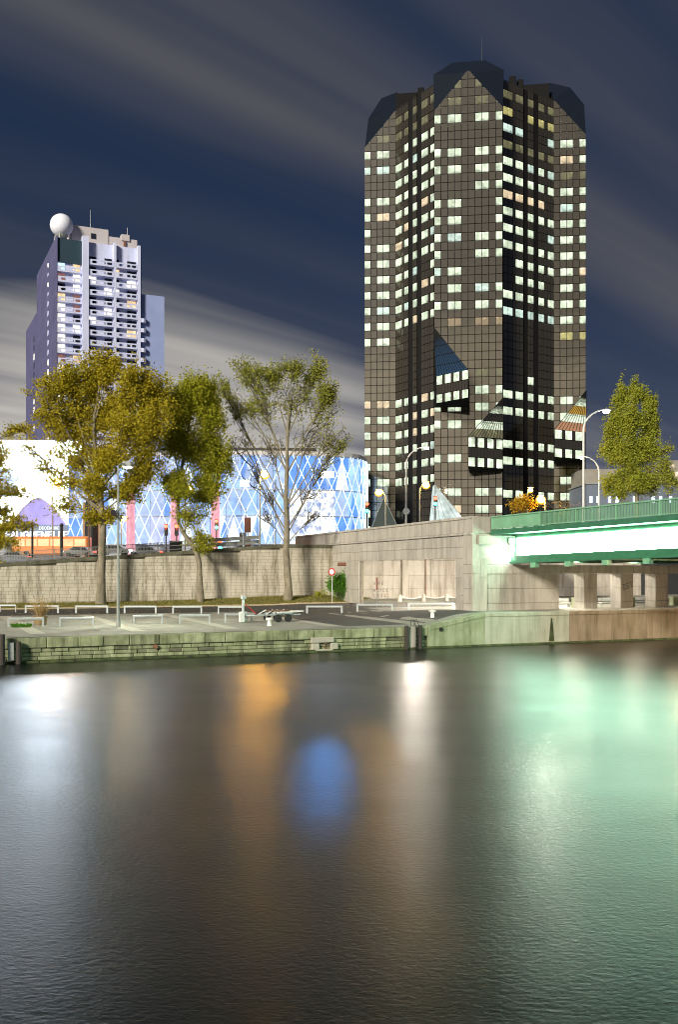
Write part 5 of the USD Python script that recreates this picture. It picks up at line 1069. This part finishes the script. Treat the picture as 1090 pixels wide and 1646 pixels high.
# boat trailer
ta, tb = G(386, 1000, 1.9), G(475, 997, 1.9); X = (tb - ta)[:2]; LT = np.linalg.norm(X); X = np.array([*(X / LT), 0]); Yv = np.array([-X[1], X[0], 0]); z0 = zq(*to_st((ta + tb) / 2)); TO_ = np.array([ta[0], ta[1], z0])
tr_ = thing('boat_trailer', 'long low boat trailer with tall winch post and white jockey wheels parked on the quay', 'trailer', (ta + tb) / 2 * [1, 1, 0] + [0, 0, z0])
def tp(a, w, h): return TO_ + X * a + Yv * w + [0, 0, h]
for w in (-.75, .75):
    mb = MB(); mb.tube([tp(.2, 0, .62), tp(1.0, w, .62), tp(LT, w, .6)], .06, 6); part(tr_, 'frame_rail', mb, M['galvanised'])
for a in np.linspace(1.1, LT, 5):
    mb = MB(); mb.tube([tp(a, -.78, .62), tp(a, .78, .62)], .05, 6); part(tr_, 'cross_member', mb, M['galvanised'])
for a in (LT * .58, LT * .76):
    for w in (-.95, .95):
        mb = MB(); mb.tube([tp(a, w - .11, .32), tp(a, w + .11, .32)], .32, 16); part(tr_, 'wheel', mb, M['tyre'])
        mb = MB(); mb.box(tp(a, w, .7), (.8, .26, .06), X, Yv, .02); part(tr_, 'mudguard', mb, M['galvanised'])
for w, a in ((-.2, .05), (.22, .5)):
    mb = MB(); mb.hull([tp(a + da, w + dw, h) for da in (-.22, .22) for dw in (-.1, .1) for h in (.08, .85)] + [tp(a, w, .0), tp(a, w, 1.0)]); part(tr_, 'jockey_wheel', mb, M['white_paint'])
mb = MB(); mb.box(tp(.3, 0, 1.35), (.2, .2, 1.5), X, Yv, .03); part(tr_, 'winch_post', mb, M['galvanised']); mb = MB(); mb.box(tp(.32, 0, 2.15), (.42, .34, .32), X, Yv, .05); part(tr_, 'winch', mb, M['galvanised'])
mb = MB(); mb.tube([tp(.3, -.4, 1.55), tp(.8, -.3, 1.2), tp(1.3, -.5, .75)], .04, 6); part(tr_, 'cable', mb, M['red_paint'])
gg = np.random.default_rng(21)
for k in range(9):
    a = 1.3 + k * .34; mb = MB(); mb.tube([tp(a, gg.uniform(-.6, -.3), .68 + .05 * (k % 3)), tp(a + .9, gg.uniform(0, .6), .95 + .05 * (k % 2))], .07, 6); part(tr_, 'keel_roller', mb, M['white_paint'] if k % 2 else M['dark_metal'])
mb = MB(); mb.hull([tp(a, w, h) for a, hh in ((LT * .62, .74), (LT + .5, .82)) for w in (-.6, .6) for h in (hh, hh + .1)]); part(tr_, 'light_board', mb, M['white_paint']); mb = MB(); mb.box(tp(LT * .66, 0, .95), (2.2, .3, .12), X, Yv, .02); part(tr_, 'plank', mb, M['rust'])
# bollards, signs
def bollard(px, py, lab, z=None):
    b = G(px, py, 1.85 if z is None else z); s_, t_ = to_st(b); b[2] = zq(s_, t_)
    t = thing('mooring_bollard', lab, 'bollard', b, 'white mooring bollards on the quay'); mb = MB(); mb.lathe(b, [(.2, 0), (.17, .08), (.15, .42), (.16, .46)], 14); part(t, 'stem', mb, M['white_paint'], smooth=40)
    mb = MB(); mb.lathe(b + [0, 0, .47], [(.2, 0), (.3, .05), (.3, .14), (.16, .2)], 14); part(t, 'head', mb, M['white_paint'], smooth=40)
bollard(695, 995, 'white mooring bollard on dark asphalt right of the ladder', 2.1); bollard(433, 1006, 'small white mooring bollard in front of the trailer', 1.8)
for px, lab in ((643, 'left stone bollard of the chain row in the underpass'), (681, 'middle stone bollard of the chain row in the underpass'), (718, 'right stone bollard of the chain row in the underpass')):
    q = col_t(px, 41.5); b = np.array([q[0], q[1], zq(*to_st(q))]); t = thing('stone_bollard', lab, 'bollard', b, 'stone bollards in the underpass'); mb = MB(); mb.lathe(b, [(.28, 0), (.26, .7), (.2, .84), (.05, .9)], 12); part(t, 'post', mb, M['pale_strip'], smooth=40); mb = MB(); mb.lathe(b - [0, 0, .0], [(.36, 0), (.36, .1)], 12); part(t, 'foot', mb, M['concrete'])
for p0, p1, lab in ((643, 681, 'left sagging chain between stone bollards'), (681, 718, 'middle sagging chain between stone bollards'), (718, 752, 'right sagging chain running behind the abutment corner')):
    a, b = (np.array([*col_t(p, 41.5), zq(*to_st(col_t(p, 41.5))) + .72]) for p in (p0, p1)); f = np.linspace(0, 1, 15); mb = MB(); mb.tube([a + (b - a) * k + [0, 0, -.35 * 4 * k * (1 - k)] for k in f], .045, 6); solo('bollard_chain', mb, M['white_paint'], lab, 'chain', 'chains between the stone bollards')
q = col_t(534, 40.9); b = np.array([q[0], q[1], zq(*to_st(q))]); t = thing('no_entry_sign', 'red rimmed round road sign on a pale pole by the ivy bush', 'sign', b)
zz_ = P(0, 919, b[1])[2]; mb = MB(); mb.tube([b, [b[0], b[1], zz_ + .5]], .055, 8); part(t, 'pole', mb, M['pale_pole'])
dv = np.array([-.5, -.85, 0]); dv /= np.linalg.norm(dv)
c = np.array([b[0], b[1], zz_]); mb = MB(); mb.tube([c + dv * .06, c + dv * .09], .48, 20); part(t, 'rim', mb, M['red_paint']); mb = MB(); mb.tube([c + dv * .095, c + dv * .11], .32, 20); part(t, 'disc', mb, M['white_paint'])
b = G(606, 985, 2.0); s_, t_ = to_st(b); b[2] = zq(s_, t_); t = thing('edge_on_sign', 'narrow dark sign seen edge-on on a thin pole before the underpass', 'sign', b)
za_, zb_ = P(0, 948, b[1])[2], P(0, 928, b[1])[2]; mb = MB(); mb.tube([b, [b[0], b[1], zb_]], .045, 8); part(t, 'pole', mb, M['grey_paint']); mb = MB(); mb.box([b[0], b[1], (za_ + zb_) / 2], (.16, .7, zb_ - za_), bevel=.02); part(t, 'plate', mb, M['brown_sign'])
kk = 37.0; a = ap(kk, .03, 7.05); t = thing('wall_plaque', 'small red brown plaque on the approach wall above the ivy', 'sign', a); X2 = np.array([*(-WD), 0]); mb = MB(); mb.box(a, (3.2, .08, .42), X2, np.array([*WN, 0]), .01); part(t, 'plate', mb, M['brown_sign']); mb = MB(); mb.box(a + np.array([*WN, 0]) * .06, (2.9, .03, .26), X2, np.array([*WN, 0])); part(t, 'inset', mb, M['rust'])
# white benches seen through the colonnade
for px, lab in ((905, 'white bench seen through the first colonnade opening'), (975, 'white bench seen through the second colonnade opening'), (1030, 'white bench seen through the third colonnade opening')):
    q = col_t(px, 20); s_, t_ = to_st(q); z = zq(s_, t_); b = np.array([q[0], q[1], z]); t = thing('bench', lab, 'bench', b, 'white benches behind the colonnade')
    mb = MB(); mb.box(b + [0, 0, .5], (2.0, .5, .1), U2, N2, .02); part(t, 'seat', mb, M['white_paint']); mb = MB(); mb.box(b + [0, 0, .85] + N3 if False else b + np.array([*(N2 * .25), .82]), (2.0, .07, .35), U2, N2, .02); part(t, 'backrest', mb, M['white_paint'])
    for d in (-.8, .8): mb = MB(); mb.box(b + np.array([*(U2 * d), .22]), (.1, .45, .45), U2, N2); part(t, 'leg', mb, M['grey_paint'])
